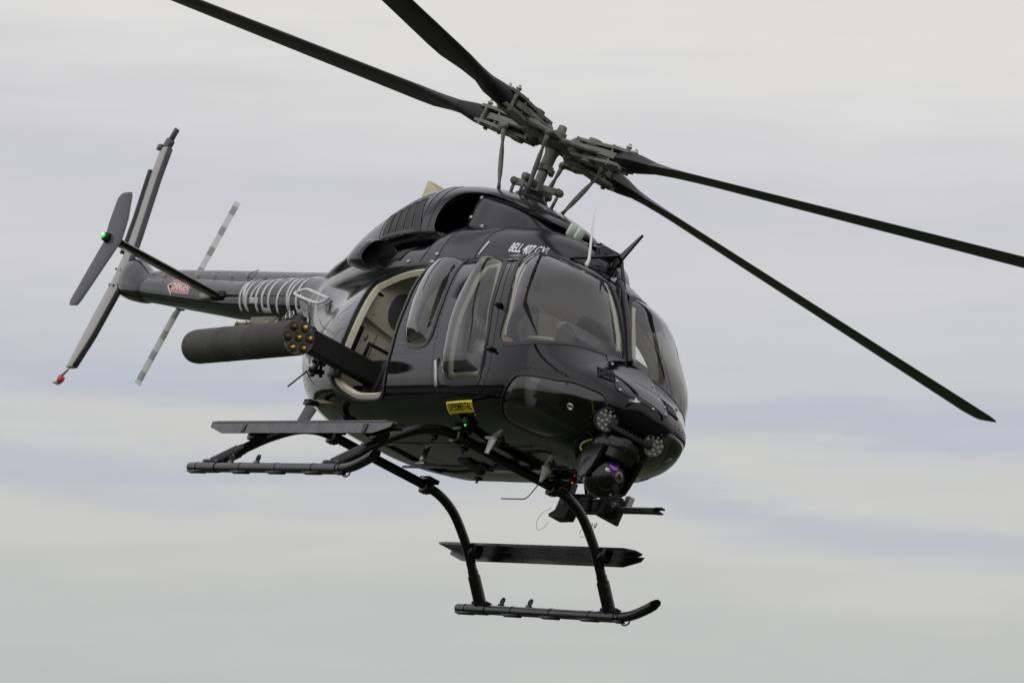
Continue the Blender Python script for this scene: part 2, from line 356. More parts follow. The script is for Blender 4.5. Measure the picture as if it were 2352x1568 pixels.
class Loft:
    def __init__(s, st, ns, n):
        s.st = st; s.G = loft(ns, n, st); s.c = loft.c.copy(); s.ns = ns; s.n = n; G = s.G
        s.per = np.linalg.norm(np.roll(G, -1, 1) - G, axis=2).sum(1)
        du = np.gradient(G, axis=0); dv = np.roll(G, -1, 1) - np.roll(G, 1, 1)
        N = np.cross(du, dv); N /= np.linalg.norm(N, axis=2, keepdims=True) + 1e-12
        cen = G.mean(1, keepdims=True); sg = np.sign((N * (G - cen)).sum(2).sum()); s.N = N * (1 if sg > 0 else -1); s.flip = sg < 0
        if np.linalg.norm(s.G[0].max(0) - s.G[0].min(0)) < .05: s.N[0] = s.N[1].mean(0) / np.linalg.norm(s.N[1].mean(0))
        s.A = np.repeat(s.c[:, None], n, 1); s.B = (np.arange(n) / n - .5)[None] * s.per[:, None]
    def tri(s, i0=0, i1=None):
        i1 = s.ns if i1 is None else i1
        idx = np.arange(s.ns * s.n).reshape(s.ns, s.n); a = idx[i0:i1 - 1]; b = idx[i0 + 1:i1]; a2 = np.roll(a, -1, 1); b2 = np.roll(b, -1, 1)
        T = np.concatenate([np.stack([a, b, b2], 2).reshape(-1, 3), np.stack([a, b2, a2], 2).reshape(-1, 3)])
        # drop the wrap seam in (a,b) by keeping b per vertex; wrap triangles lie on the belly centre line
        P = s.G.reshape(-1, 3)[T]; N = s.N.reshape(-1, 3)[T[:, 0]]
        g = np.cross(P[:, 1] - P[:, 0], P[:, 2] - P[:, 0]); bad = (g * N).sum(1) < 0; T[bad] = T[bad][:, ::-1]
        return Tri(s.G.reshape(-1, 3), s.N.reshape(-1, 3), np.stack([s.A.ravel(), s.B.ravel()], 1), T)
    def at(s, a, b):
        a = np.atleast_1d(a).astype(float); b = np.atleast_1d(b).astype(float)
        i = np.clip(np.searchsorted(s.c, a) - 1, 0, s.ns - 2); t = (a - s.c[i]) / (s.c[i + 1] - s.c[i])
        pe = s.per[i] + t * (s.per[i + 1] - s.per[i]); v = (b / pe + .5) * s.n; j = np.floor(v).astype(int); w = (v - j)[:, None]; j %= s.n; j2 = (j + 1) % s.n; t = t[:, None]
        f = lambda M: (M[i, j] * (1 - t) + M[i + 1, j] * t) * (1 - w) + (M[i, j2] * (1 - t) + M[i + 1, j2] * t) * w
        N = f(s.N); return f(s.G), N / np.linalg.norm(N, axis=1, keepdims=True)
    def row(s, x):
        X = s.st[::-1, 0]; return np.array([np.interp(x, X, s.st[::-1, k]) for k in range(7)])
    def side(s, x, z, sgn=-1, off=0.0):
        """point on the flank above x,z"""
        o = []; xs_ = s.G[::-1, 0, 0]; h = s.n // 2 + 1
        for xx, zz in zip(np.atleast_1d(x), np.atleast_1d(z)):
            i = s.ns - 1 - np.interp(xx, xs_, np.arange(s.ns)); k = int(min(i, s.ns - 2)); t = i - k
            P = s.G[k, :h] * (1 - t) + s.G[k + 1, :h] * t
            y = -np.interp(zz, P[:, 2], P[:, 1]); o.append((xx, sgn * (y + off), zz))
        return np.array(o)
class Tri:
    def __init__(s, P, N, AB, T): s.P, s.N, s.AB, s.T = P, N, AB, T; s.edges = np.zeros((0, 2), int)
    def compact(s):
        u, inv = np.unique(s.T, return_inverse=True); T = inv.reshape(s.T.shape)
        m = np.full(len(s.P), -1); m[u] = np.arange(len(u)); e = m[s.edges] if len(s.edges) else s.edges
        if len(e): e = e[(e >= 0).all(1)]
        r = Tri(s.P[u], s.N[u], s.AB[u], T); r.edges = e; return r
    def clip(s, f):
        """keep f<0; boundary edges collected"""
        f = np.where(abs(f) < 1e-6, 1e-6, f); ins = f < 0; k = ins[s.T].sum(1)
        keep = s.T[k == 3]; mixed = s.T[(k == 1) | (k == 2)]
        if len(mixed) == 0: r = Tri(s.P, s.N, s.AB, keep); r.edges = s.edges; return r.compact()
        # rotate so the odd vertex comes first
        im = ins[mixed]; one = im.sum(1) == 1; odd = np.where(one, im.argmax(1), (~im).argmax(1))
        R_ = np.stack([mixed[np.arange(len(mixed)), (odd + q) % 3] for q in range(3)], 1)
        e = np.concatenate([R_[:, [0, 1]], R_[:, [0, 2]]]); es = np.sort(e, 1); key = es[:, 0].astype(np.int64) * len(s.P) + es[:, 1]
        uk, first, inv = np.unique(key, return_index=True, return_inverse=True); ue = es[first]
        t = f[ue[:, 0]] / (f[ue[:, 0]] - f[ue[:, 1]]); t = t[:, None]
        mixv = lambda M: M[ue[:, 0]] * (1 - t) + M[ue[:, 1]] * t
        P = np.vstack([s.P, mixv(s.P)]); Nn = mixv(s.N); Nn /= np.linalg.norm(Nn, axis=1, keepdims=True) + 1e-12; N = np.vstack([s.N, Nn]); AB = np.vstack([s.AB, mixv(s.AB)])
        nid = len(s.P) + inv; m = len(R_); p, q = nid[:m], nid[m:]
        T1 = np.stack([R_[:, 0], p, q], 1)[one]
        T2 = np.concatenate([np.stack([p, R_[:, 1], R_[:, 2]], 1)[~one], np.stack([p, R_[:, 2], q], 1)[~one]])
        r = Tri(P, N, AB, np.concatenate([keep, T1, T2]))
        ne = np.concatenate([np.stack([p, q], 1)[one], np.stack([q, p], 1)[~one]])
        r.edges = np.concatenate([s.edges, ne]) if len(s.edges) else ne
        return r.compact()
    def vf(s, off=0., flip=False):
        return s.P + s.N * off, (s.T[:, ::-1] if flip else s.T)
    def rim(s, d0, d1):
        """flange between two depths along the normal, on all cut edges"""
        e = s.edges; u, inv = np.unique(e, return_inverse=True); inv = inv.reshape(e.shape); n = len(u)
        V = np.vstack([s.P[u] + s.N[u] * d0, s.P[u] + s.N[u] * d1]); return V, np.stack([inv[:, 0], inv[:, 1], inv[:, 1] + n, inv[:, 0] + n], 1)
def chaikin(P, n=2):
    P = np.asarray(P, float)
    for _ in range(n): Q = np.roll(P, -1, 0); P = np.stack([P * .75 + Q * .25, P * .25 + Q * .75], 1).reshape(-1, 2)
    return P
def sdf(X, poly):
    """signed distance to a closed polygon, negative inside"""
    lo, hi = poly.min(0) - .3, poly.max(0) + .3
    out = np.full(len(X), .3); m = ((X > lo) & (X < hi)).all(1); Q = X[m]
    if not len(Q): return out
    d = np.full(len(Q), 1e9); ins = np.zeros(len(Q), bool)
    for a, b in zip(poly, np.roll(poly, -1, 0)):
        e = b - a; w = Q - a; t = np.clip((w @ e) / (e @ e + 1e-12), 0, 1); d = np.minimum(d, ((w - t[:, None] * e)**2).sum(1))
        c = ((a[1] <= Q[:, 1]) != (b[1] <= Q[:, 1])); 
        with np.errstate(divide='ignore', invalid='ignore'): xi = a[0] + (Q[:, 1] - a[1]) * e[0] / e[1]
        ins ^= c & (Q[:, 0] < xi)
    out[m] = np.where(ins, -1, 1) * np.sqrt(d); return out
PG = {k: chaikin(v, 1 if k == 'rear_door' else 2) for k, v in FEATS.items() if k not in ('sticker', 'ventR')}
def pg(name, side): p = PG[name]; return p if side < 0 else (p * (1, -1))[::-1]
def text(body, bold=.012, shear=0., spacing=1.0):
    cu = bpy.data.curves.new('t', 'FONT'); cu.body = body; cu.offset = bold; cu.shear = shear; cu.space_character = spacing; cu.resolution_u = 4
    o = bpy.data.objects.new('t', cu); col.objects.link(o); dg = bpy.context.evaluated_depsgraph_get(); me = o.evaluated_get(dg).to_mesh()
    bm = bmesh.new(); bm.from_mesh(me); bmesh.ops.triangulate(bm, faces=bm.faces)
    ys = [v.co.y for v in bm.verts]; y0, y1 = min(ys), max(ys); xs = [v.co.x for v in bm.verts]; x0, x1 = min(xs), max(xs)
    for k in range(1, 10):
        bmesh.ops.bisect_plane(bm, geom=list(bm.verts) + list(bm.edges) + list(bm.faces), plane_co=(0, y0 + (y1 - y0) * k / 10, 0), plane_no=(0, 1, 0))
    bm.verts.index_update()
    V = np.array([[(v.co.x - x0) / (x1 - x0), (v.co.y - y0) / (y1 - y0)] for v in bm.verts]); F = [[v.index for v in f.verts] for f in bm.faces]
    bm.free(); bpy.data.objects.remove(o); bpy.data.curves.remove(cu); return V, F
def gridpatch(nu, nv):
    u, v = np.meshgrid(np.linspace(0, 1, nu + 1), np.linspace(0, 1, nv + 1), indexing='ij'); V = np.stack([u.ravel(), v.ravel()], 1); w = nv + 1
    return V, [[i * w + j, (i + 1) * w + j, (i + 1) * w + j + 1, i * w + j + 1] for i in range(nu) for j in range(nv)]
def fixwind(V, F, out):
    """orient faces along the outward direction function"""
    r = []
    for f in F:
        p = V[f]; g = np.cross(p[1] - p[0], p[2] - p[0]); r.append(f if g @ out(p.mean(0)) > 0 else f[::-1])
    return V, r
def slab(fn, V2, F2, t, out):
    """thin raised decal or panel: map 2D points to a surface and give it thickness t"""
    A = fn(V2, 0.); B = fn(V2, t); n = len(A); V = np.vstack([A, B]); top = [[i + n for i in f] for f in F2]
    from collections import Counter
    ed = {}
    for f in F2:
        for i in range(len(f)):
            e = (f[i], f[(i + 1) % len(f)]); ed[tuple(sorted(e))] = None if tuple(sorted(e)) in ed else e
    sd = [[a, b, b + n, a + n] for e in ed.values() if e for a, b in [e]]
    V, top = fixwind(V, top, out); return V, top + sd
# ------------------------------------------------------------------ setting: field below, far trees
def setting():
    me = bpy.data.meshes.new('ground'); k = 3000.
    me.from_pydata([(-k, -k, 0), (k, -k, 0), (k, k, 0), (-k, k, 0)], [], [[0, 1, 2, 3]])
    m = mat('meadow grass', (.055, .075, .022), .9); nt = m.node_tree; p = nt.nodes['Principled BSDF']
    t = nt.nodes.new('ShaderNodeTexCoord'); n = nt.nodes.new('ShaderNodeTexNoise'); n.inputs['Scale'].default_value = .12; n.inputs['Detail'].default_value = 8
    r = nt.nodes.new('ShaderNodeValToRGB'); r.color_ramp.elements[0].position = .35; r.color_ramp.elements[0].color = (.012, .022, .007, 1); r.color_ramp.elements[1].position = .68; r.color_ramp.elements[1].color = (.055, .065, .024, 1)
    nt.links.new(t.outputs['Object'], n.inputs['Vector']); nt.links.new(n.outputs[0], r.inputs[0]); nt.links.new(r.outputs[0], p.inputs['Base Color'])
    me.materials.append(m); o = bpy.data.objects.new('ground', me); col.objects.link(o); o['kind'] = 'structure'
    # far wood round the field: crowns made of many small leaf faces, one mass
    V = []; F = []; N = 1500
    for i in range(N):
        a = 2 * math.pi * i / N + random.uniform(-.003, .003); d = random.uniform(240, 300); h = random.uniform(6, 10.5); w = random.uniform(1.6, 3.0)
        for q in range(26):
            zz = random.random(); u = random.uniform(-1, 1); rr = w * (1 - (2 * zz - 1)**2 * .7); s = random.uniform(.5, 1.1)
            c = Vector((math.sin(a) * (d + random.uniform(-2, 2)) + math.cos(a) * u * rr, math.cos(a) * (d + random.uniform(-2, 2)) - math.sin(a) * u * rr, .4 + zz * h))
            x = Vector((random.gauss(0, 1), random.gauss(0, 1), random.gauss(0, 1))).normalized(); y = x.orthogonal().normalized(); b = len(V)
            V += [c + x * s * 1.6, c + y * s, c - x * s * 1.6, c - y * s]; F.append([b, b + 1, b + 2, b + 3])
    me = bpy.data.meshes.new('far_wood'); me.from_pydata(V, [], F); me.materials.append(mat('far foliage', (.035, .05, .018), .8, vary=.5, vscale=.4))
    o = bpy.data.objects.new('far_wood', me); col.objects.link(o); o['kind'] = 'stuff'; o['label'] = 'dark green wood ringing the far edge of the field'; o['category'] = 'wood'
setting()

# ------------------------------------------------------------------ the helicopter
heli = Thing('helicopter', (.4, 0, -3.12), 'glossy black helicopter with a wide canopy and skids, flying banked', 'helicopter')
BODY = Loft(ST, 300, 280)
full = BODY.tri()
fb = full.AB
def band(side, name): return sdf(fb, pg(name, side))
D = {(n, s): band(s, n) for n in ('front_door', 'front_window', 'mid_window', 'windshield', 'chin', 'rear_door', 'rear_window') for s in (-1, 1)}
D['nose', 0] = sdf(fb, PG['nose_door'])
GAP = .0028; FR = .036
def cutall(tri, fields): 
    for f in fields: tri = f(tri)
    return tri
def f_poly(poly, off=0., inside=False):
    return lambda t: t.clip((sdf(t.AB, poly) - off) * (1 if inside else -1))
# outer skin
skin = full
for s in (-1, 1):
    skin = f_poly(pg('windshield', s))(skin); skin = f_poly(pg('front_door', s), GAP)(skin); skin = f_poly(pg('chin', s), .0)(skin)
    skin = f_poly(pg('rear_door', s), 0. if s < 0 else GAP)(skin)
    skin = f_poly(pg('mid_window', s))(skin)
skin = f_poly(PG['nose_door'], GAP)(skin)
fus = put('fuselage', skin.vf(), PAINT, heli, normals=skin.N)
put('opening_flange', skin.rim(0, -.03), RUBBER, heli, fus, smooth=False)
# window frames: dark strips bedded on the skin round each pane, with screws
def frame_strip(poly, w, h, name, parent, m=RUBBER, outer=True):
    t = f_poly(poly, w, True)(full); t = f_poly(poly, 0. if outer else -.0)(t)
    o = put(name, cat(t.vf(h), t.rim(h, -.004)), m, heli, parent)
    return o
RIV = []
def rivets_along(poly, off, step, r=.0042, a0=0., a1=1.):
    r *= 1.25
    P = np.vstack([poly, poly[:1]]); L = np.r_[0, np.cumsum(np.hypot(*np.diff(P, axis=0).T))]; s = np.arange(a0 * L[-1], a1 * L[-1], step)
    Q = np.stack([np.interp(s, L, P[:, 0]), np.interp(s, L, P[:, 1])], 1)
    Tn = np.stack([np.interp(s + .01, L, P[:, 0]), np.interp(s + .01, L, P[:, 1])], 1) - Q
    n = np.stack([Tn[:, 1], -Tn[:, 0]], 1); n /= np.linalg.norm(n, axis=1, keepdims=True) + 1e-9
    area = ((P[:-1, 0] * P[1:, 1]) - (P[1:, 0] * P[:-1, 1])).sum(); n *= (1 if area > 0 else -1)
    Q = Q + n * off
    p, N = BODY.at(Q[:, 0], Q[:, 1]); RIV.extend([(a, b, r) for a, b in zip(p, N)])
def rivmesh(lst):
    V = []; F = []
    for p, n, r in lst:
        a, b, d = frame(n); k = len(V)
        for i in range(6):
            t = i * math.pi / 3; V.append(p + r * (math.cos(t) * a + math.sin(t) * b) - n * .001)
        for i in range(6):
            t = i * math.pi / 3; V.append(p + .6 * r * (math.cos(t) * a + math.sin(t) * b) + n * r * .55)
        for i in range(6): F.append([k + i, k + (i + 1) % 6, k + 6 + (i + 1) % 6, k + 6 + i])
        F.append([k + 6 + i for i in range(6)])
    return np.array(V), F
def pane(poly, bulge, m, name, parent, thing=heli, ramp=.13, grow=.012):
    t = f_poly(poly, grow, True)(full); d = -sdf(t.AB, poly); q = np.clip(d / ramp, 0, 1); q = 1 - (1 - q)**2.4
    P = t.P + t.N * (bulge * q - .003)[:, None]
    # refreshed normals from the bulged faces
    g = np.cross(P[t.T[:, 1]] - P[t.T[:, 0]], P[t.T[:, 2]] - P[t.T[:, 0]]); N = np.zeros_like(P)
    for k in range(3): np.add.at(N, t.T[:, k], g)
    N /= np.linalg.norm(N, axis=1, keepdims=True) + 1e-12
    return put(name, (P, t.T), m, heli, parent, normals=N)
SIDE = {-1: 'starboard', 1: 'port'}
for s in (-1, 1):
    w = pane(pg('windshield', s), .055, GLASS_WS, 'windshield', None, ramp=.28)
    frame_strip(pg('windshield', s), .028, .003, 'windshield_frame', w); rivets_along(pg('windshield', s), .015, .07)
    c = pane(pg('chin', s), .012, GLASS_N, 'chin_window', None, ramp=.08)
    frame_strip(pg('chin', s), .014, .006, 'chin_seal', c); rivets_along(pg('chin', s), .045, .085, .006)
    # front door with bubble window
    t = f_poly(pg('front_door', s), -GAP, True)(full); t = f_poly(pg('front_window', s))(t)
    d = put('front_door', t.vf(.001), PAINT, heli, normals=t.N)
    put('door_flange', t.rim(.001, -.025), RUBBER, heli, d, smooth=False)
    pane(pg('front_window', s), .105, GLASS_C, 'bubble_window', d, ramp=.19); frame_strip(pg('front_window', s), FR, .005, 'window_frame', d)
    rivets_along(pg('front_window', s), .02, .075, .005); rivets_along(pg('front_door', s), .018, .05, .0035)
    # latch plate behind the door and hinges ahead of it
    for (a, b) in ((1.712, -1.165), (1.98, -.965)):
        p, n = BODY.at(a, b * (-s)); p = p[0]; n = n[0]
        put('hinge', cat(box(p + n * .016, (.065, .03, .028), [nrm(np.cross((0, 0, 1), n)), n, np.cross(nrm(np.cross((0, 0, 1), n)), n)], .3), tube([p + n * .03 - np.array([.05, 0, -.012]), p + n * .034 + np.array([.045, 0, -.012])], .0085, 8)), SATIN, heli, d)
    p, n = BODY.at([2.46, 2.40], [b * (-s) for b in (-1.52, -1.68)]); mid = p.mean(0); n0 = n.mean(0); dn = nrm(p[1] - p[0])
    put('door_handle', cat(box(mid + n0 * .012, (.03, .19, .018), [nrm(np.cross(dn, n0)), dn, n0], .3)), ALU, heli, d)
    put('handle_recess', box(mid + n0 * .001 + nrm(np.cross(dn, n0)) * .018 * s, (.02, .21, .012), [nrm(np.cross(dn, n0)), dn, n0], .2), FLAT, heli, d)
    # fixed middle window
    mw = pane(pg('mid_window', s), .085, GLASS_T, 'side_window', None, ramp=.17); frame_strip(pg('mid_window', s), FR * .9, .005, 'window_frame', mw); rivets_along(pg('mid_window', s), .05, .055, .004)
    # pale trim bonded inside the panes
    for nm_, wd, ob in (('windshield', .05, w), ('front_window', .05, d)):
        t = f_poly(pg(nm_, s), .004, True)(full); t = f_poly(pg(nm_, s), -wd)(t); t = t if nm_ != 'windshield' else t.clip(np.maximum(-(t.P[:, 2] + 1.66 + .30 * abs(t.P[:, 1])), t.P[:, 2] + 1.26 - .6 * np.maximum(abs(t.P[:, 1]) - .5, 0))); 
        for t_ in ((t.clip(.53 - abs(t.P[:, 1])), t.clip(abs(t.P[:, 1]) - .25)) if nm_ == 'windshield' else (t,)): put('inner_trim', cat(t_.vf(-.02), t_.rim(-.02, -.034)), CREAM, heli, ob)
# port rear door stays shut
t = f_poly(pg('rear_door', 1), -GAP, True)(full); t = f_poly(pg('rear_window', 1))(t)
rd = put('rear_door', t.vf(.001), PAINT, heli, normals=t.N); put('door_flange', t.rim(.001, -.025), RUBBER, heli, rd, smooth=False)
pane(pg('rear_window', 1), .05, GLASS_T, 'bubble_window', rd); frame_strip(pg('rear_window', 1), FR, .005, 'window_frame', rd)
# starboard rear doorway: rubber seal and trim jamb, no door
dj = PG['rear_door']
t = f_poly(dj, .012, True)(full); t = f_poly(dj, -.016)(t)
seal = put('doorway_seal', cat(t.vf(.008), t.rim(.008, -.03)), RUBBER, heli)
t = f_poly(dj, -.016, True)(full); t = f_poly(dj, -.050)(t)
put('doorway_jamb', cat(t.vf(-.022), t.rim(-.022, -.06)), CREAM, heli, seal)
rivets_along(dj, .03, .045, .0038); rivets_along(PG['nose_door'], .02, .06, .004)
# nose access door, proud by a hair, with quarter-turn studs
t = f_poly(PG['nose_door'], -GAP, True)(full)
nd = put('nose_door', t.vf(.004), PAINT, heli, normals=t.N); put('door_edge', t.rim(.004, -.02), RUBBER, heli, nd, smooth=False)
for a, b in ((.83, .165), (.50, .195), (.345, .185), (.235, .07)):
    for s in (-1, 1):
        p, n = BODY.at(a, b * s); put('stud', lathe([(0, .011), (.007, .010), (.009, .006)], p[0] + n[0] * .003, n[0], 10), ALU, heli, nd)
# nose vents: five slats each side
va = np.array(FEATS['ventR'])
for s in (-1, 1):
    def vmap(V2, h, s=s):
        q = (va[0] * (1 - V2[:, :1]) + va[1] * V2[:, :1]) * (1 - V2[:, 1:2]) + (va[3] * (1 - V2[:, :1]) + va[2] * V2[:, :1]) * V2[:, 1:2]
        p, n = BODY.at(q[:, 0], q[:, 1] * (-s)); return p + n * h
    out = lambda c: c - np.array([2.5, 0, -2.3])
    nv = put('nose_vent', slab(lambda V, h: vmap(V * 1.06 - .03, h), *gridpatch(6, 4), .0035, out), FLAT, heli)
    for k in range(6):
        def m2(V2, h, k=k): return vmap(np.stack([V2[:, 0], (k + V2[:, 1] * .5 + .2) / 6], 1), h + .003)
        put('slat', slab(m2, *gridpatch(6, 1), .007, out), PAINT, heli, nv)
# panel-line rivets: rows along the flank
for b, a0, a1 in ((-1.40, 2.62, 3.22), (-1.47, 2.62, 3.22), (-1.86, 2.3, 3.3)):
    for a in np.arange(a0, a1, .045):
        for s in (-1, 1):
            p, n = BODY.at(a, b * -s); RIV.append((p[0], n[0], .004))
for a in np.arange(4.3, 5.6, .04):
    for b in (-.72, -1.18, -1.62):
        for s in (-1, 1):
            p, n = BODY.at(a, b * -s * (1 - max(a - 4.5, 0) * .33)); RIV.append((p[0], n[0], .004))
for a in (4.52, 4.98):
    for b in np.arange(-1.7, -.6, .04):
        for s in (-1, 1):
            p, n = BODY.at(a, b * -s * (1 - max(a - 4.5, 0) * .33)); RIV.append((p[0], n[0], .004))
for a in np.arange(1.6, 4.6, .04):
    p, n = BODY.at(a, 1.97 if a < 3.8 else 1.97 - (a - 3.8) * .2); RIV.append((p[0], n[0], .006))
put('rivet_rows', rivmesh(RIV), RUBBER, heli, fus, kind='stuff')
# yellow placard
st4 = np.array(FEATS['sticker'])
st4 = np.array([BODY.at(a, b)[0][0] for a, b in st4])[:, [0, 2]]
def smap(V2, h):
    q = (st4[3] * (1 - V2[:, :1]) + st4[2] * V2[:, :1]) * (1 - V2[:, 1:2]) + (st4[0] * (1 - V2[:, :1]) + st4[1] * V2[:, :1]) * V2[:, 1:2]
    return BODY.side(q[:, 0], q[:, 1], -1, h + .004)
oy = lambda c: np.array([0, c[1], c[2] + 1.9])
pl = put('yellow_placard', slab(smap, *gridpatch(12, 4), .0015, oy), YEL, heli, fus)
V2, F2 = text('EXPERIMENTAL', .020, 0, .97); put('placard_lettering', slab(lambda V, h: smap(V * (.90, .62) + (.05, .19), h + .002), V2, F2, .0012, oy), BLK, heli, fus, smooth=False)

# ------------------------------------------------------------------ cabin
lin = full
for s in (-1, 1):
    for n in ('windshield', 'chin', 'front_window', 'mid_window'): lin = f_poly(pg(n, s))(lin)
lin = f_poly(pg('rear_window', 1))(lin); lin = f_poly(pg('rear_door', -1), -.045)(lin)
def xcut(t, x, keep_fwd): return t.clip((x - t.P[:, 0]) if keep_fwd else (t.P[:, 0] - x))
cab = xcut(xcut(lin, -.72, True), 2.28, False); cab2 = cab.clip(cab.P[:, 2] * -1 - 2.0)          # upper part cream
put('cabin_lining', cab2.vf(-.028, True), CREAM, heli, normals=-cab2.N)
cab3 = cab.clip(cab.P[:, 2] + 2.0); put('lower_lining', cab3.vf(-.028, True), CREAM, heli, normals=-cab3.N)
nose = xcut(lin, 2.28, True); put('nose_lining', nose.vf(-.03, True), FLAT, heli, normals=-nose.N)
def section_fill(x, inset, name, m, zlo=None, thick=.02):
    r = BODY.row(x); S = section(r, 80); c = np.array([0, (r[1] + r[2]) / 2]); P = S[:, 1:] ; P = c + (P - c) * (1 - inset)
    if zlo is not None: P[:, 1] = np.maximum(P[:, 1], zlo)
    return put(name, prism(P, (x, 0, 0), (0, 1, 0), (0, 0, 1), thick), m, heli, smooth=False)
bk = section_fill(-.66, .05, 'aft_bulkhead', CREAM)
def yz(poly, x, t): return prism(poly, (x, 0, 0), (0, 1, 0), (0, 0, 1), t)
up = chaikin([(-.60, -1.30), (-.605, -1.40), (-.645, -1.46), (-.665, -1.66), (.66, -1.66), (.645, -1.46), (.60, -1.35), (.42, -1.14), (-.42, -1.14)], 1)
up = np.array([(np.sign(y) * min(abs(y), -BODY.side(-.70, z, -1, 0)[0][1] - .05), z) for y, z in up]); put('upper_panel', yz(up, -.615, .05), CREAM, heli, bk, smooth=False)
for s in (-1, 1):
    rc = chaikin([(s * .42, -1.33), (s * .40, -1.62), (s * .08, -1.62), (s * .10, -1.33)], 2)
    put('panel_recess', yz(rc, -.586, .02), GREYT, heli, bk, smooth=False)
    put('strap', box((-.60, s * .61, -1.82), (.02, .06, .26)), FLAT, heli, bk)
    put('strap', box((-.60, s * .535, -1.82), (.02, .03, .26)), FLAT, heli, bk)
    put('panel_latch', box((-.625, s * .47, -1.745), (.03, .03, .055), None, .5), ALU, heli, bk)
    put('panel_slot', box((-.589, s * .53, -1.43), (.01, .08, .02)), FLAT, heli, bk)
    put('coat_knob', ball((-.585, s * .50, -1.36), .014, 6), ALU, heli, bk)
    put('lower_panel', box((-.632, s * .36, -1.95), (.03, .52, .50), None, .15), CREAM, heli, bk)
put('grab_frame', cat(box((-.50, -.39, -1.80), (.02, .19, .022)), box((-.50, -.475, -1.85), (.02, .022, .10))), FLAT, heli, bk)
put('panel_seams', cat(box((-.614, -.40, -1.86), (.006, .005, .34)), box((-.614, -.36, -1.90), (.006, .46, .005))), GREYT, heli, bk)
put('panel_screws', cat(*[ball((-.588, y, z), .008, 4) for y, z in ((-.50, -1.58), (-.57, -1.56), (-.30, -1.64), (-.46, -1.20), (-.2, -1.2))]), BRASS, heli, bk, kind='stuff')
fl = section_fill(.8, .02, 'floor_bulkhead', GREYT, None, .01); bpy.data.objects.remove(fl)
fp = [(-.7, -.60), (2.0, -.62), (2.5, -.42), (2.5, .42), (2.0, .62), (-.7, .60)]
put('cabin_floor', prism(fp, (0, 0, -2.31), (1, 0, 0), (0, 1, 0), .03), CREAMD, heli, smooth=False)
put('rear_seat_bench', cat(box((-.42, .28, -2.06), (.42, .6, .12), None, .3), box((-.57, .28, -1.86), (.11, .6, .40), None, .3), box((-.42, .28, -2.2), (.38, .5, .2))), FLAT, heli)
def seat(y):
    st = put('pilot_seat', cat(box((1.36, y, -2.0), (.46, .46, .11), None, .4), box((1.10, y, -1.70), (.10, .46, .62), [nrm((1, 0, -.12)), (0, 1, 0), nrm((.12, 0, 1))], .5), box((1.30, y, -2.17), (.38, .38, .26))), SEATG, heli)
    put('headrest', box((1.06, y, -1.33), (.08, .26, .17), None, .5), SEATG, heli, st)
    for q in (-.09, .09): put('harness_strap', box((1.165, y + q, -1.62), (.01, .045, .46)), STRAP, heli, st)
for y in (-.37, .37): seat(y)
for y in (-.34, .34): put('mid_seat', cat(box((.62, y, -2.02), (.44, .5, .11), None, .4), box((.83, y, -1.76), (.09, .5, .5), None, .4), box((.64, y, -2.18), (.4, .4, .22))), SEATG, heli)
ip = put('instrument_panel', cat(prism([(2.12, -2.0), (2.02, -1.62), (2.10, -1.60), (2.42, -1.74), (2.5, -2.2), (2.2, -2.3)], (0, 0, 0), (1, 0, 0), (0, 0, 1), .62)), FLAT, heli, smooth=False)
put('glare_shield', cat(box((2.19, 0, -1.665), (.40, .62, .10), [nrm((1, 0, -.3)), (0, 1, 0), nrm((.3, 0, 1))], .9), box((2.02, 0, -1.63), (.10, .66, .12), None, .9)), GREYT, heli, ip, smooth=False)
put('centre_console', box((1.72, 0, -2.1), (.8, .2, .34)), FLAT, heli)
for y in (-.33, .33):
    put('cyclic_stick', cat(tube(smooth_path([(1.75, y, -2.3), (1.78, y, -2.08), (1.72, y, -1.95), (1.70, y, -1.84)]), .013, 8), box((1.70, y, -1.80), (.04, .04, .10), None, .4)), FLAT, heli)
put('tail_pedals', cat(*[box((2.44, y, -2.16), (.02, .09, .13)) for y in (-.42, -.26, .26, .42)]), ALU, heli)
put('test_equipment', cat(box((-.05, -.30, -2.14), (.34, .30, .22)), box((.30, -.42, -2.06), (.10, .20, .44)), box((-.28, -.36, -2.2), (.2, .3, .12)), tube([(.2, -.5, -1.85), (.1, -.3, -2.2)], .03, 8)), FLAT, heli)
put('cable_run', tube(smooth_path([(.12, -.55, -2.28), (.25, -.5, -2.15), (.20, -.42, -1.95), (.05, -.3, -1.9)]), .008, 6), BRASS, heli)
# ------------------------------------------------------------------ upper deck
FAIR = Loft(np.array([(1.735, -1.10, -1.20, -1.16, 0., 2.4, 2.4), (1.73, -1.055, -1.25, -1.16, .06, 2.4, 2.4), (1.70, -1.01, -1.3, -1.16, .14, 2.5, 2.4), (1.62, -.955, -1.3, -1.17, .235, 2.6, 2.4),
    (1.45, -.885, -1.3, -1.18, .335, 2.8, 2.4), (1.2, -.838, -1.3, -1.19, .42, 3.0, 2.4), (.9, -.820, -1.3, -1.19, .475, 3.2, 2.4), (.4, -.812, -1.3, -1.19, .515, 3.3, 2.4), (.0, -.83, -1.3, -1.2, .53, 3.3, 2.4),
    (-.18, -.95, -1.3, -1.2, .535, 3.0, 2.4), (-.4, -.98, -1.3, -1.2, .535, 3.2, 2.4), (-1.0, -.98, -1.32, -1.2, .51, 3.0, 2.4), (-1.6, -.98, -1.3, -1.2, .40, 2.6, 2.4), (-2.2, -.98, -1.3, -1.18, .26, 2.2, 2.2), (-2.7, -.985, -1.25, -1.12, .12, 2., 2.)]), 160, 160)
def above_roof(t, drop=.03):
    z = np.array([(lambda r: r[3] + (r[1] - r[3]) * max(1 - min(abs(p[1]) / max(r[4], .01), 1)**r[5], 0)**(1 / r[5]))(BODY.row(p[0])) for p in t.P]); return t.clip(z - drop - t.P[:, 2])
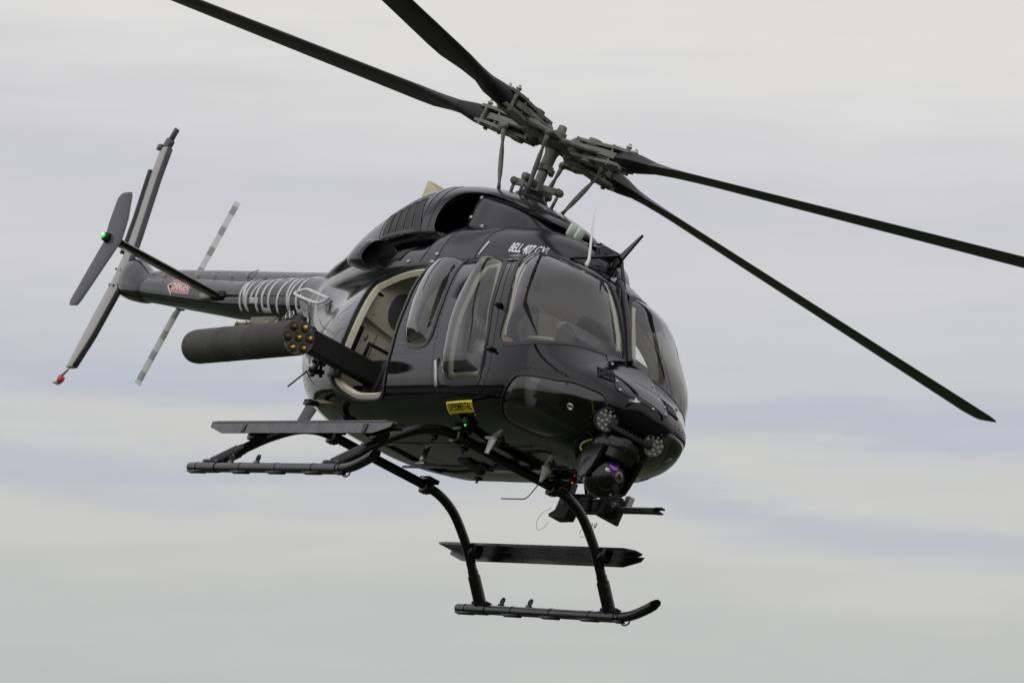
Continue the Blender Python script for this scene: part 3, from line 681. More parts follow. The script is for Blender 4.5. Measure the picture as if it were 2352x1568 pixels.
t = above_roof(FAIR.tri()); fair = put('forward_fairing', t.vf(), PAINT2, heli, normals=t.N)
side_out = lambda c: np.array([0, c[1], .15])
def fside(V2, h, L=FAIR, off=.0): return L.side(V2[:, 0], V2[:, 1], -1, h + off)
def seamline(L, pts, name, parent, r=.0035):
    P = np.asarray(pts, float); x = np.linspace(0, len(P) - 1, 24); q = np.stack([np.interp(x, range(len(P)), P[:, k]) for k in range(2)], 1)
    put(name, tube(L.side(q[:, 0], q[:, 1], -1, .0), r, 6), RUBBER, heli, parent); V, F = tube(L.side(q[:, 0], q[:, 1], 1, .0), r, 6); put(name, (V, F), RUBBER, heli, parent)
seamline(FAIR, [(.66, -1.19), (.70, -1.0), (.80, -.86)], 'panel_seam', fair); seamline(FAIR, [(.10, -1.2), (.16, -1.0), (.22, -.9)], 'panel_seam', fair); seamline(FAIR, [(-.12, -1.2), (-.06, -1.05), (-.02, -.95)], 'panel_seam', fair)
V2, F2 = text('BELL 407', .028, .25); put('white_lettering', slab(lambda V, h: fside(np.stack([1.05 + V[:, 0] * .255, -1.112 + V[:, 1] * .075], 1), h, FAIR, .0025), V2, F2, .002, side_out), WLETTER, heli, fair, smooth=False)
V2, F2 = text('GXi', .006, .25); put('thin_lettering', slab(lambda V, h: fside(np.stack([1.315 + V[:, 0] * .105, -1.108 + V[:, 1] * .072], 1), h, FAIR, .0025), V2, F2, .002, side_out), WLETTER, heli, fair, smooth=False)
put('latch_strip', slab(lambda V, h: fside(np.stack([.70 + V[:, 0] * .02 + V[:, 1] * .05, -1.15 + V[:, 1] * .11], 1), h, FAIR, .002), *gridpatch(1, 3), .004, side_out), WLETTER, heli, fair)
for x, z in ((.10, -1.14), (.08, -1.20), (.36, -1.19), (.30, -.86), (-.30, -1.19)):
    for s in (-1, 1): p = FAIR.side(x, z, s, .004)[0]; put('latch', box(p, (.05, .012, .02), None, .3), ALU, heli, fair)
# air inlet snout on the fairing's nose
put('inlet_snout', cat(foil([((1.70, .0 + q * .11, -1.10 + .04), (1.42, q * .13, -1.1), .001, (0, 0, 1)) for q in (-1, 1)]), *[box((1.56, .01, -.955), (.20, .22, .17), [nrm((1, 0, -.28)), (0, 1, 0), nrm((.28, 0, 1))], .5)]), PAINT, heli, auto=40)
put('snout_mouth', tube([(1.52, -.104, -.93), (1.52, -.128, -.93)], [.035, .03], 14), VOID, heli)
# gearbox housing under the top cowl
HOUS = Loft(np.array([(1.0, -.78, -.9, -.85, .0, 3, 3), (.99, -.77, -.9, -.85, .07, 3, 3), (.95, -.755, -.9, -.85, .15, 3, 3), (.85, -.73, -.9, -.85, .24, 4, 3), (.6, -.675, -.9, -.85, .325, 6, 3), (.3, -.615, -.9, -.85, .375, 7, 3), (.05, -.575, -.9, -.85, .395, 7, 3), (.03, -.575, -.9, -.85, .39, 7, 3)]), 60, 80)
t = HOUS.tri(); hs = put('gearbox_housing', t.vf(), PAINT2, heli, normals=t.N); put('housing_end', (HOUS.G[-1], [list(range(80))]), VOID, heli, hs, smooth=False)
for z in (-.63, -.79): p = HOUS.side(.09, z, -1, .004)[0]; put('latch', box(p, (.04, .012, .022), None, .3), ALU, heli, hs)
# engine cowl with the long top cap reaching forward over the gearbox
COWL = Loft(np.array([(1.085, -.775, -.80, -.785, .0, 2.3, 2.3), (1.08, -.757, -.83, -.795, .06, 2.3, 2.3), (1.04, -.725, -.88, -.81, .16, 2.3, 2.3), (.95, -.688, -.95, -.84, .26, 2.35, 2.5), (.8, -.640, -1.0, -.87, .345, 2.4, 2.7), (.5, -.555, -1.02, -.90, .43, 2.5, 3), (.1, -.472, -1.02, -.92, .50, 2.6, 3),
    (-.2, -.45, -1.02, -.93, .54, 2.7, 3), (-.6, -.46, -1.03, -.94, .555, 2.7, 3), (-1.1, -.60, -1.05, -.97, .52, 2.5, 3), (-1.6, -.76, -1.06, -.99, .42, 2.4, 3), (-2.0, -.92, -1.06, -1.02, .31, 2.3, 2.6), (-2.25, -.97, -1.1, -1.03, .25, 2.3, 2.4), (-2.5, -.98, -1.1, -1.04, .18, 2.2, 2.2), (-2.75, -.99, -1.1, -1.05, .11, 2, 2)]), 220, 200)
t = COWL.tri()
cutp = chaikin([(1.3, -.775), (1.03, -.775), (.90, -.735), (.60, -.668), (.30, -.615), (.06, -.595), (-.10, -.625), (-.17, -.72), (-.17, -.86), (-.12, -.955), (-.02, -.985), (.02, -1.2), (1.3, -1.2)], 2)
t = above_roof(t.clip(-sdf(t.P[:, [0, 2]], cutp)), .02)
cowl = put('engine_cowl', t.vf(), PAINT2, heli, normals=t.N)
put('cowl_lip', cat(t.rim(.0, -.016), t.rim(-.016, -.03)), PAINT, heli, cowl, smooth=False)
ti = t.clip(t.P[:, 0] * -1 - 1.2); put('cowl_inner', ti.vf(-.03, True), FLAT, heli, cowl, normals=-ti.N)
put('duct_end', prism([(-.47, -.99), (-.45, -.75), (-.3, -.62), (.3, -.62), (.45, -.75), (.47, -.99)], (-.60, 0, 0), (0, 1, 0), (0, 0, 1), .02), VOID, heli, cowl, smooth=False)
for x, dx in ((-.20, .0), (-.31, .0)):
    zz = np.linspace(-1.0, -.52, 10); seamline(COWL, [(x - .07 * math.sin((z + 1.0) / .5 * 1.2) - (z + 1) * .12, z) for z in zz], 'panel_seam', cowl)
seamline(COWL, [(-.48, -.62), (-1.06, -.765)], 'panel_seam', cowl, .0025); seamline(COWL, [(-1.08, -.74), (-.98, -1.03)], 'panel_seam', cowl, .003)
# five mesh screens per side
for k in range(5):
    f0, f1 = k / 5 + .008, (k + .84) / 5
    tp = lambda f: np.array([-.50 - .52 * f, -.665 - .14 * f]); bt = lambda f: np.array([-.30 - .65 * f, -.955 - .050 * f])
    def qmap(V2, h, f0=f0, f1=f1, s=-1):
        f = f0 + (f1 - f0) * V2[:, :1]; q = np.array([tp(x[0]) for x in f]) * V2[:, 1:2] + np.array([bt(x[0]) for x in f]) * (1 - V2[:, 1:2]); return COWL.side(q[:, 0], q[:, 1], s, h)
    for s in (-1, 1):
        put('mesh_screen', slab(lambda V, h, s=s, f=qmap: f(V, h + .001, s=s), *gridpatch(4, 6), .003, lambda c: np.array([0, c[1], 0])), SCREEN, heli, cowl)
RV = []
for k in range(26):
    f = k / 25
    for q in (tp(f) + (0, .03), bt(f) - (0, .02)):
        p = COWL.side(q[0], q[1], -1, 0.)[0]; RV.append((p, nrm((0, -1, .4)), .004))
put('rivet_rows', rivmesh(RV), RUBBER, heli, cowl, kind='stuff')
for s in (-1, 1):
    put('oil_cooler_screen', slab(lambda V, h, s=s: FAIR.side(-.62 + V[:, 0] * .16 + V[:, 1] * .10, -1.175 + V[:, 1] * .125, s, h + .002), *gridpatch(4, 4), .003, lambda c: np.array([0, c[1], 0])), SCREEN, heli, fair)
# side scoops
for s in (-1, 1):
    Q = np.array([(-.814, -.612, -1.053), (-.737, -.555, -1.043), (-.676, -.509, -1.087), (-.667, -.503, -1.121), (-.67, -.505, -1.196), (-.73, -.549, -1.23), (-.796, -.598, -1.225), (-.867, -.65, -1.199), (-.853, -.64, -1.12)])
    for _ in range(2): Q2 = np.roll(Q, -1, 0); Q = np.stack([Q * .75 + Q2 * .25, Q * .25 + Q2 * .75], 1).reshape(-1, 3)
    Q = Q * (1, -s, 1); k_ = len(Q); qc = Q.mean(0); gr = 1.08
    SC = [(0, 1.0, 0), (.008, 1.07, 0), (-.03, 1.14, 0), (-.14, 1.17, .0), (-.30, 1.0, .03), (-.46, .68, .06), (-.58, .3, .08)]
    V = np.vstack([qc + np.array([dx, -s * dy, 0]) + (Q - qc) * f * gr for dx, f, dy in SC])
    F = [[i * k_ + j, i * k_ + (j + 1) % k_, (i + 1) * k_ + (j + 1) % k_, (i + 1) * k_ + j] for i in range(6) for j in range(k_)]
    V, F = fixwind(V, F + [list(range(6 * k_, 7 * k_))], lambda c: (c - (qc + np.array([-.25, -s * .0, 0]))) * (.2, 1, 1))
    so = put('air_scoop', (V, F), PAINT2, heli)
    T0 = V[:k_]; T1 = T0 + (T0.mean(0) - T0) * .35 + np.array([-.2, 0, 0])
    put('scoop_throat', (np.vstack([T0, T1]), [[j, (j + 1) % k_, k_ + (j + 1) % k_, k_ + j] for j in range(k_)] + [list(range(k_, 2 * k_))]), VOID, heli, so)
# exhaust stack
def ring(c, a, b, n=24): tt = np.linspace(0, 2 * np.pi, n, endpoint=False); e = np.stack([np.cos(tt), np.sin(tt)], 1); e = np.sign(e) * abs(e)**.55; return np.asarray(c) + np.stack([e[:, 0] * a, e[:, 1] * b, np.zeros(n)], 1)
RS = [ring((-1.40, .0, -.78), .19, .15), ring((-1.44, .0, -.46), .18, .14), ring((-1.52, .0, -.31), .155, .12), ring((-1.52, .0, -.31), .14, .105), ring((-1.46, .0, -.48), .13, .10)]
for q in (2, 3): RS[q][:, 2] -= (RS[q][:, 0] + 1.55) * .35
put('exhaust_stack', (np.vstack(RS), [[i * 24 + j, i * 24 + (j + 1) % 24, (i + 1) * 24 + (j + 1) % 24, (i + 1) * 24 + j] for i in range(4) for j in range(24)] + [list(range(96, 120))]), EXH, heli, auto=50)
# ------------------------------------------------------------------ tail
xs = np.linspace(-2.65, -6.45, 40)
def boom_c(x): return np.interp(x, [-6.45, -6.26, -4.3, -2.94, -2.65], [-.985, -1.0, -1.142, -1.183, -1.19])
def boom_r(x): return np.interp(x, [-6.45, -6.26, -4.3, -2.94, -2.65], [.103, .107, .150, .183, .190])
boom = put('tail_boom', tube([(x, 0, boom_c(x)) for x in xs], boom_r(xs), 48), PAINT, heli, auto=40)
xs2 = np.linspace(-2.55, -6.2, 30); top = np.interp(xs2, [-6.2, -5.75, -4.67, -2.83, -2.55], [-.85, -.85, -.884, -.952, -.96])
sh = np.array([(-1, -.9), (-1, -.2), (-.9, .35), (-.6, .78), (-.25, .96), (0, 1), (.25, .96), (.6, .78), (.9, .35), (1, -.2), (1, -.9)])
hh = top - (boom_c(xs2) + boom_r(xs2)) + .03; V = np.vstack([np.stack([np.full(11, x), sh[:, 0] * (.085 if x > -3.2 else .078), tz - h + sh[:, 1] * h], 1) for x, tz, h in zip(xs2, top, hh)])
dcov = put('driveshaft_cover', (V, [[i * 11 + j, i * 11 + j + 1, (i + 1) * 11 + j + 1, (i + 1) * 11 + j] for i in range(29) for j in range(10)] + [list(range(11)), list(range(319, 330))]), PAINT2, heli, boom)
for x in np.arange(-5.9, -2.7, .33):
    put('cover_stud', box((x, -.083, np.interp(x, xs2[::-1], top[::-1]) - .075), (.012, .006, .03)), BRASS, heli, boom)
put('cover_seam', tube([(-4.2, -.088, -1.01), (-4.2, -.08, -.955), (-4.2, -.03, -.897)], .003, 6), RUBBER, heli, boom)
BR = []
for x in np.arange(-6.1, -2.7, .035):
    a = math.radians(55); BR.append((np.array([x, -boom_r(x) * math.cos(a), boom_c(x) + boom_r(x) * math.sin(a)]), nrm((0, -math.cos(a), math.sin(a))), .0035))
for x in (-2.85, -4.12, -5.0, -5.75):
    for a in np.arange(-80, 60, 9):
        a = math.radians(a); BR.append((np.array([x, -boom_r(x) * math.cos(a), boom_c(x) + boom_r(x) * math.sin(a)]), nrm((0, -math.cos(a), math.sin(a))), .004))
put('rivet_rows', rivmesh(BR), RUBBER, heli, boom, kind='stuff')
def bmap(x0, x1, a0, a1, k=0.0):
    def f(V2, h):
        x = x0 + (x1 - x0) * V2[:, 0]; a = np.radians(a0 + (a1 - a0) * V2[:, 1]); x = x + k * V2[:, 1]; r = boom_r(x) + h + .0015
        return np.stack([x, -r * np.cos(a), boom_c(x) + r * np.sin(a)], 1)
    return f
bout = lambda c: np.array([0, c[1], c[2] + 1.12])
def glyphs(word):
    """block capitals from bars: each glyph a set of quads in a unit cell"""
    t_ = .24
    G_ = {'N': [[(0, 0), (t_, 0), (t_, 1), (0, 1)], [(1 - t_, 0), (1, 0), (1, 1), (1 - t_, 1)], [(t_, 1), (t_, .62), (1 - t_, 0), (1 - t_, .38)]],
          '4': [[(.62, 0), (.62 + t_, 0), (.62 + t_, 1), (.62, 1)], [(0, .22), (.62, .22), (.62, .36), (0, .36)], [(.62 + t_, .22), (1, .22), (1, .36), (.62 + t_, .36)], [(0, .36), (t_, .36), (.62, .86), (.62, 1)]],
          '0': [[(0, 0), (t_, 0), (t_, 1), (0, 1)], [(1 - t_, 0), (1, 0), (1, 1), (1 - t_, 1)], [(t_, 0), (1 - t_, 0), (1 - t_, .13), (t_, .13)], [(t_, .87), (1 - t_, .87), (1 - t_, 1), (t_, 1)]],
          '7': [[(0, .87), (1, .87), (1, 1), (0, 1)], [(.30, 0), (.30 + t_, 0), (1, .87), (1 - t_, .87)]],
          'V': [[(.38, 0), (.62, 0), (t_, 1), (0, 1)], [(.38, 0), (.62, 0), (1, 1), (1 - t_, 1)]],
          'G': [[(0, 0), (t_, 0), (t_, 1), (0, 1)], [(t_, 0), (1, 0), (1, .13), (t_, .13)], [(t_, .87), (1, .87), (1, 1), (t_, 1)], [(1 - t_, .13), (1, .13), (1, .46), (1 - t_, .46)], [(.5, .36), (1 - t_, .36), (1 - t_, .46), (.5, .46)]]}
    bm = bmesh.new(); n = len(word)
    for k, c in enumerate(word):
        for q in G_[c]: bm.faces.new([bm.verts.new(((k + x * .74) / (n - .26), y, 0)) for x, y in q])
    for k in range(1, 16): bmesh.ops.bisect_plane(bm, geom=list(bm.verts) + list(bm.edges) + list(bm.faces), plane_co=(0, k / 16, 0), plane_no=(0, 1, 0))
    bm.verts.index_update(); V = np.array([v.co[:2] for v in bm.verts]); F = [[v.index for v in f.verts] for f in bm.faces]; bm.free(); return V, F
V2, F2 = glyphs('N407VG'); put('registration_lettering', slab(bmap(-4.04, -2.74, -58, 56), V2, F2, .0012, bout), LETTER, heli, boom)
dm = bmap(-5.62, -5.12, -34, 36)
arrow = np.array([(0, .5), (.22, 1), (.22, .82), (1, .82), (1, .18), (.22, .18), (.22, 0)])
def arrow_mesh(sc_=1.0):
    bm = bmesh.new(); A = (arrow - .5) * sc_ + .5; vs = [bm.verts.new((x, y, 0)) for x, y in A]; bm.faces.new(vs); bmesh.ops.triangulate(bm, faces=bm.faces)
    for k in range(1, 10): bmesh.ops.bisect_plane(bm, geom=list(bm.verts) + list(bm.edges) + list(bm.faces), plane_co=(0, k / 10, 0), plane_no=(0, 1, 0))
    bm.verts.index_update(); V = np.array([v.co[:2] for v in bm.verts]); F = [[v.index for v in f.verts] for f in bm.faces]; bm.free(); return V, F
put('danger_arrow', slab(dm, *arrow_mesh(), .001, bout), WLETTER, heli, boom); put('danger_arrow_red', slab(lambda V, h: dm(V, h + .001), *arrow_mesh(.90), .001, bout), RED, heli, boom)
V2, F2 = text('DANGER', .012); put('danger_lettering', slab(lambda V, h: dm(V * (.74, .40) + (.22, .30), h + .002), V2, F2, .001, bout), WLETTER, heli, boom, smooth=False)
# tail gearbox fairing
GB = Loft(np.array([(-6.12, -.90, -1.10, -1.0, .10, 2, 2), (-6.3, -.86, -1.115, -.99, .115, 2, 2), (-6.5, -.79, -1.10, -.95, .125, 2, 2), (-6.68, -.735, -1.075, -.91, .12, 2.1, 2.1), (-6.82, -.735, -1.04, -.89, .095, 2.1, 2.1), (-6.90, -.79, -.98, -.885, .05, 2, 2), (-6.92, -.85, -.92, -.885, .01, 2, 2)]), 50, 50)
t = GB.tri(); put('tail_fairing', t.vf(), PAINT, heli, normals=t.N)
put('tail_gearbox', lathe([(0, .07), (.22, .065), (.30, .045), (.36, .04)], (-6.54, .05, -.88), (0, 1, 0), 20), HUBM, heli)
# fin
FZ = np.array([.255, -.034, -.595, -.85, -1.04, -1.443, -1.709]); FL = np.array([-7.03, -6.972, -6.802, -6.755, -6.75, -6.845, -6.962]); 
TZ = np.array([.249, .05, -.377, -.679, -.769, -.889, -1.23, -1.707]); TX = np.array([-7.229, -7.197, -7.064, -7.0, -6.995, -6.985, -7.06, -7.14])
rows = [((np.interp(-z, -FZ, FL), -.06, z), (np.interp(-z, -TZ, TX), -.06, z), .16, (0, 1, 0)) for z in np.linspace(.255, -1.709, 34)]
rows = [(a, b, .050, w) for a, b, _, w in rows]
fin = put('vertical_fin', foil(rows, 16), FING, heli, auto=50)
le = [(np.interp(-z, -FZ, FL) + .012, -.06, z) for z in np.linspace(.25, -1.705, 30)]
put('leading_edge', foil([((x + .0, y, z), (x - .035, y, z), .05, (0, 1, 0)) for x, y, z in le], 10), PLATE, heli, fin)
tz = np.linspace(.06, -.70, 12); put('trailing_tab', foil([((np.interp(-z, -TZ, TX) + .01, -.06, z), (np.interp(-z, -TZ, TX) - .055, -.075, z), .028, (0, 1, 0)) for z in tz], 8), FLAT, heli, fin)
put('fin_cap', cat(box((-7.10, -.06, .29), (.11, .045, .09), [nrm((1, 0, -.3)), (0, 1, 0), nrm((.3, 0, 1))], .4), box((-7.08, -.06, .37), (.05, .035, .12), [nrm((1, 0, -.3)), (0, 1, 0), nrm((.3, 0, 1))], .3), box((-7.21, -.075, .26), (.08, .03, .05), None, .4)), PLATE, heli, fin)
put('cap_lamp', lathe([(0, .02), (.03, .02), (.04, .012)], (-7.16, -.06, .30), (0, 0, 1), 10), WHITE, heli, fin)
put('tail_stinger', tube([(-7.05, -.06, -1.70), (-7.12, -.07, -1.79)], .011, 8), ALU, heli, fin)
put('tail_beacon', lathe([(0, .028), (.035, .03), (.06, .018)], (-7.10, -.07, -1.79), (-.3, 0, -1), 12), RED, heli, fin); put('beacon_base', box((-7.17, -.07, -1.84), (.07, .05, .03)), WHITE, heli, fin)
put('fin_bolts', cat(*[lathe([(0, .012), (.01, .008)], (x, -.088, z), (0, -1, 0), 8) for x, z in ((-6.82, -.86), (-6.93, -.85), (-6.83, -1.0), (-6.92, -.99))]), RUBBER, heli, fin)
# stabiliser and end plates
stab = put('horizontal_stabiliser', foil([((-4.40, y, -1.17), (-4.76, y, -1.15), .048, (0, 0, 1)) for y in np.linspace(-1.04, 1.04, 9)], 16), PAINT, heli, auto=50)
put('root_fillet', cat(*[tube([(-4.36, s * .12, -1.165), (-4.8, s * .12, -1.15)], .045, 12) for s in (-1, 1)]), PAINT, heli, stab)
EZ = [-.742, -.77, -.971, -1.157, -1.4, -1.66, -1.691]; EL = [-4.66, -4.628, -4.491, -4.427, -4.56, -4.702, -4.735]; ET = [-4.86, -4.905, -4.862, -4.790, -4.862, -4.935, -4.905]
for s in (-1, 1):
    ep = put('end_plate', foil([((np.interp(-z, [-q for q in EZ], EL), s * 1.05, z), (np.interp(-z, [-q for q in EZ], ET), s * 1.05, z), .022, (0, 1, 0)) for z in np.linspace(-.742, -1.691, 26)], 12), PLATE, heli, auto=50)
    put('nav_lamp_base', lathe([(0, .042), (.03, .036), (.05, .03)], (-4.70, s * 1.055, -1.135), (0, s, 0), 16), FLAT, heli, ep)
    put('nav_lamp', ball((-4.69, s * 1.108, -1.133), .020, 8, (1.1, .9, 1)), GRNW if s < 0 else REDL, heli, ep)
    put('lamp_core', ball((-4.675, s * 1.124, -1.128), .007, 5), WHOT if s < 0 else REDL, heli, ep)
# tail rotor
tr = put('tail_rotor_hub', cat(lathe([(0, .05), (.05, .055), (.07, .04), (.12, .03)], (-6.54, .36, -.83), (0, 1, 0), 16), box((-6.54, .40, -.83), (.09, .05, .30), None, .3)), HUBM, heli)
for s in (-1, 1):
    dr = nrm((.22, 0, .975)) * s; ch = nrm(np.cross(dr, (0, 1, 0)))
    rws = [((-6.54, .40, -.83) + dr * r + ch * .05, (-6.54, .40, -.83) + dr * r - ch * c, .022, nrm(np.array([0, 1, 0]) + ch * .25)) for r, c in ((.12, .04), (.2, .08), (.825, .085))]
    rr = np.linspace(.12, .825, 20); rws = [((-6.54, .40, -.83) + dr * r + ch * .05, (-6.54, .40, -.83) + dr * r - ch * np.interp(r, (.12, .2, .825), (.04, .08, .085)), .022, nrm(np.array([0, 1, 0]) + ch * .25)) for r in rr]
    VF = foil(rws, 10); mi = [(1 if (i // 18) % 5 in (1, 2) else 0) for i in range(len(VF[1]))]
    put('tail_rotor_blade', VF, TRB, heli, tr, mats=[TRG], midx=mi, auto=50)
# ------------------------------------------------------------------ main rotor
mast = put('rotor_mast', cat(lathe([(0, .06), (.06, .06), (.08, .036), (.24, .036), (.26, .044), (.37, .047), (.40, .06)], (0, 0, -.46), (0, 0, 1), 24), lathe([(0, .04), (.008, .066), (.035, .066), (.043, .04)], (0, 0, -.225), (0, 0, 1), 16), *[box((.062 * math.cos(q), .062 * math.sin(q), -.208), (.03, .03, .05), None, .3) for q in np.linspace(.3, 6.58, 6)[:5]]), HUBM, heli, auto=40)
put('mast_boot', lathe([(0, .13), (.03, .125), (.05, .09), (.08, .08)], (0, 0, -.47), (0, 0, 1), 24), RUBBER, heli, mast)
arms = []
for a in (35, 125, 215, 305):
    r = math.radians(a); d = np.array([math.cos(r), math.sin(r), 0]); q = np.cross((0, 0, 1), d)
    arms.append(box(np.array([0, 0, -.345]) + d * .12, (.18, .03, .05), [d, q, (0, 0, 1)], .4)); arms.append(tube([np.array([0, 0, -.345]) + d * .19, np.array([0, 0, -.47]) + d * .18], .013, 8)); arms.append(tube([np.array([0, 0, -.345]) + d * .19 - q * .022, np.array([0, 0, -.345]) + d * .19 + q * .022], .026, 12))
put('drive_arms', cat(*arms), HUBM, heli, mast)
bl = [(29, -1.0), (111, 2.9), (212, 6.0), (295, 3.5)]
hub = put('rotor_hub', cat(lathe([(0, .06), (.02, .12), (.05, .135), (.075, .12), (.095, .06)], (0, 0, -.05), (0, 0, 1), 28), lathe([(0, .05), (.05, .05), (.06, .035), (.10, .03), (.105, .02)], (0, 0, .03), (0, 0, 1), 12)), HUBM, heli, auto=40)
for ps, be in bl:
    r = math.radians(ps); b = math.radians(be); d = np.array([math.cos(r) * math.cos(b), math.sin(r) * math.cos(b), math.sin(b)]); q = nrm(np.cross((0, 0, 1), d)); w = np.cross(d, q)
    at = lambda s, y, z: d * s + q * y + w * z
    # blade: dark cuff, then the long aerofoil; leading edge leads the (counter-clockwise) rotation
    pit = math.radians(9); lead = q * math.cos(pit) + w * math.sin(pit); nr = w * math.cos(pit) - q * math.sin(pit)
    def brow(s, c, th, tw): a_ = math.radians(tw); le_ = q * math.cos(a_) + w * math.sin(a_); n_ = w * math.cos(a_) - q * math.sin(a_); return (d * s + le_ * c * .27, d * s - le_ * c * .73, th, n_)
    rows = [brow(.58, .12, .13, 12), brow(.66, .19, .15, 12), brow(.76, .21, .13, 11), brow(.90, .17, .08, 10), brow(1.05, .20, .06, 9), brow(1.25, .275, .045, 8.5)] + [brow(s, .285, .04, 8.5 - (s - 1.25) * 1.9) for s in np.linspace(1.4, 5.15, 26)] + [brow(5.25, .262, .028, 1), brow(5.31, .22, .02, .9), brow(5.33, .16, .008, .8)]
    VF = foil(rows, 14); mseg = 26
    bo = put('rotor_blade', VF, BLADE, heli, hub, mats=[FLAT], midx=[(1 if i // mseg < 3 else 0) for i in range(len(VF[1]))], auto=55)
    # yoke arm: two flat straps with an open slot, spindle, damper and blade bolts
    arm = []
    def strap(o, hw0, hw1, x0, x1, th): return prism([(x0, -hw0), (x0 + .10, -hw0 * .8), (x1 - .12, -hw1), (x1, -hw1 * .6), (x1, hw1 * .6), (x1 - .12, hw1), (x0 + .10, hw0 * .8), (x0, hw0)], w * o, d, q, th)
    arm += [strap(.0, .11, .085, .03, .60, .045), strap(.058, .07, .075, .20, .70, .022), strap(-.058, .07, .075, .20, .70, .022)]
    for s in (-1, 1):
        arm.append(tube([at(.64, s * .045, -.085), at(.64, s * .045, .09)], .018, 8)); arm.append(tube([at(.52, s * .05, -.08), at(.52, s * .05, .08)], .012, 8))
        arm.append(tube(smooth_path([at(.08, s * .09, .0), at(.22, s * .12, -.01), at(.38, s * .10, -.01), at(.46, s * .06, 0)], 4), .018, 8))
    arm += [tube([at(.32, 0, -.085), at(.32, 0, .09)], .055, 16), box(at(.20, 0, 0), (.10, .15, .12), [d, q, w], .5), box(at(.46, 0, 0), (.14, .10, .09), [d, q, w], .4)]
    put('yoke_arm', cat(*arm), HUBM, heli, hub, auto=45)
    put('elastomer_bearing', cat(tube([at(.335, 0, .022), at(.335, 0, .046)], .072, 16), tube([at(.335, 0, -.046), at(.335, 0, -.022)], .072, 16)), ELAST, heli, hub)
    put('blade_bolts', cat(*[lathe([(0, .022), (.012, .022), (.014, .012), (.03, .012)], at(.64, s * .045, .085), w, 8) for s in (-1, 1)]), ALU, heli, hub)
    put('pitch_horn', cat(tube(smooth_path([at(.44, .03, -.03), at(.40, .12, -.05), at(.33, .19, -.055)], 4), [.03] * 5 + [.022] * 4, 8), ball(at(.33, .19, -.06), .03, 6)), HUBM, heli, hub)
    tp_ = at(.33, .19, -.07); bo_ = np.array([tp_[0] * .62, tp_[1] * .62, -.47]); L = np.linspace(0, 1, 9)[:, None]
    put('pitch_link', tube(tp_ + (bo_ - tp_) * L, [.017, .017, .011, .017, .0185, .0185, .017, .011, .016], 10), HUBM, heli, hub)
# ------------------------------------------------------------------ landing gear
CY = np.array([(0, -2.488), (.3, -2.486), (.45, -2.49), (.56, -2.512), (.68, -2.57), (.80, -2.668), (.90, -2.768), (1.07, -2.965), (1.145, -3.055)])
for x, rr in ((1.42, .034), (-.587, .034)):
    pth = np.vstack([np.stack([np.full(9, x), -CY[::-1, 0], CY[::-1, 1]], 1), np.stack([np.full(8, x), CY[1:, 0], CY[1:, 1]], 1)])
    ct = put('cross_tube', tube(smooth_path(pth, 5), rr, 16), SATIN, heli)
    for s in (-1, 1):
        e0 = np.array([x, s * .985, -2.865]); e1 = np.array([x, s * 1.145, -3.055])
        put('saddle_sleeve', cat(tube([e0 + (e1 - e0) * .0, e0 + (e1 - e0) * .15, e0 + (e1 - e0) * .16, e1], [.038, .038, .045, .046], 14), *[ball(e0 + (e1 - e0) * f + np.array([q * .044, 0, 0]), .009, 4) for f in (.3, .55, .8) for q in (-1, 1)]), SATIN, heli, ct, auto=40)
        put('belly_clamp', cat(box((x, s * .40, -2.49), (.11, .06, .10), None, .3), tube([(x, s * .425, -2.49), (x, s * .375, -2.49)], .052, 14), box((x, s * .40, -2.44), (.16, .09, .03))), SATIN, heli, ct)
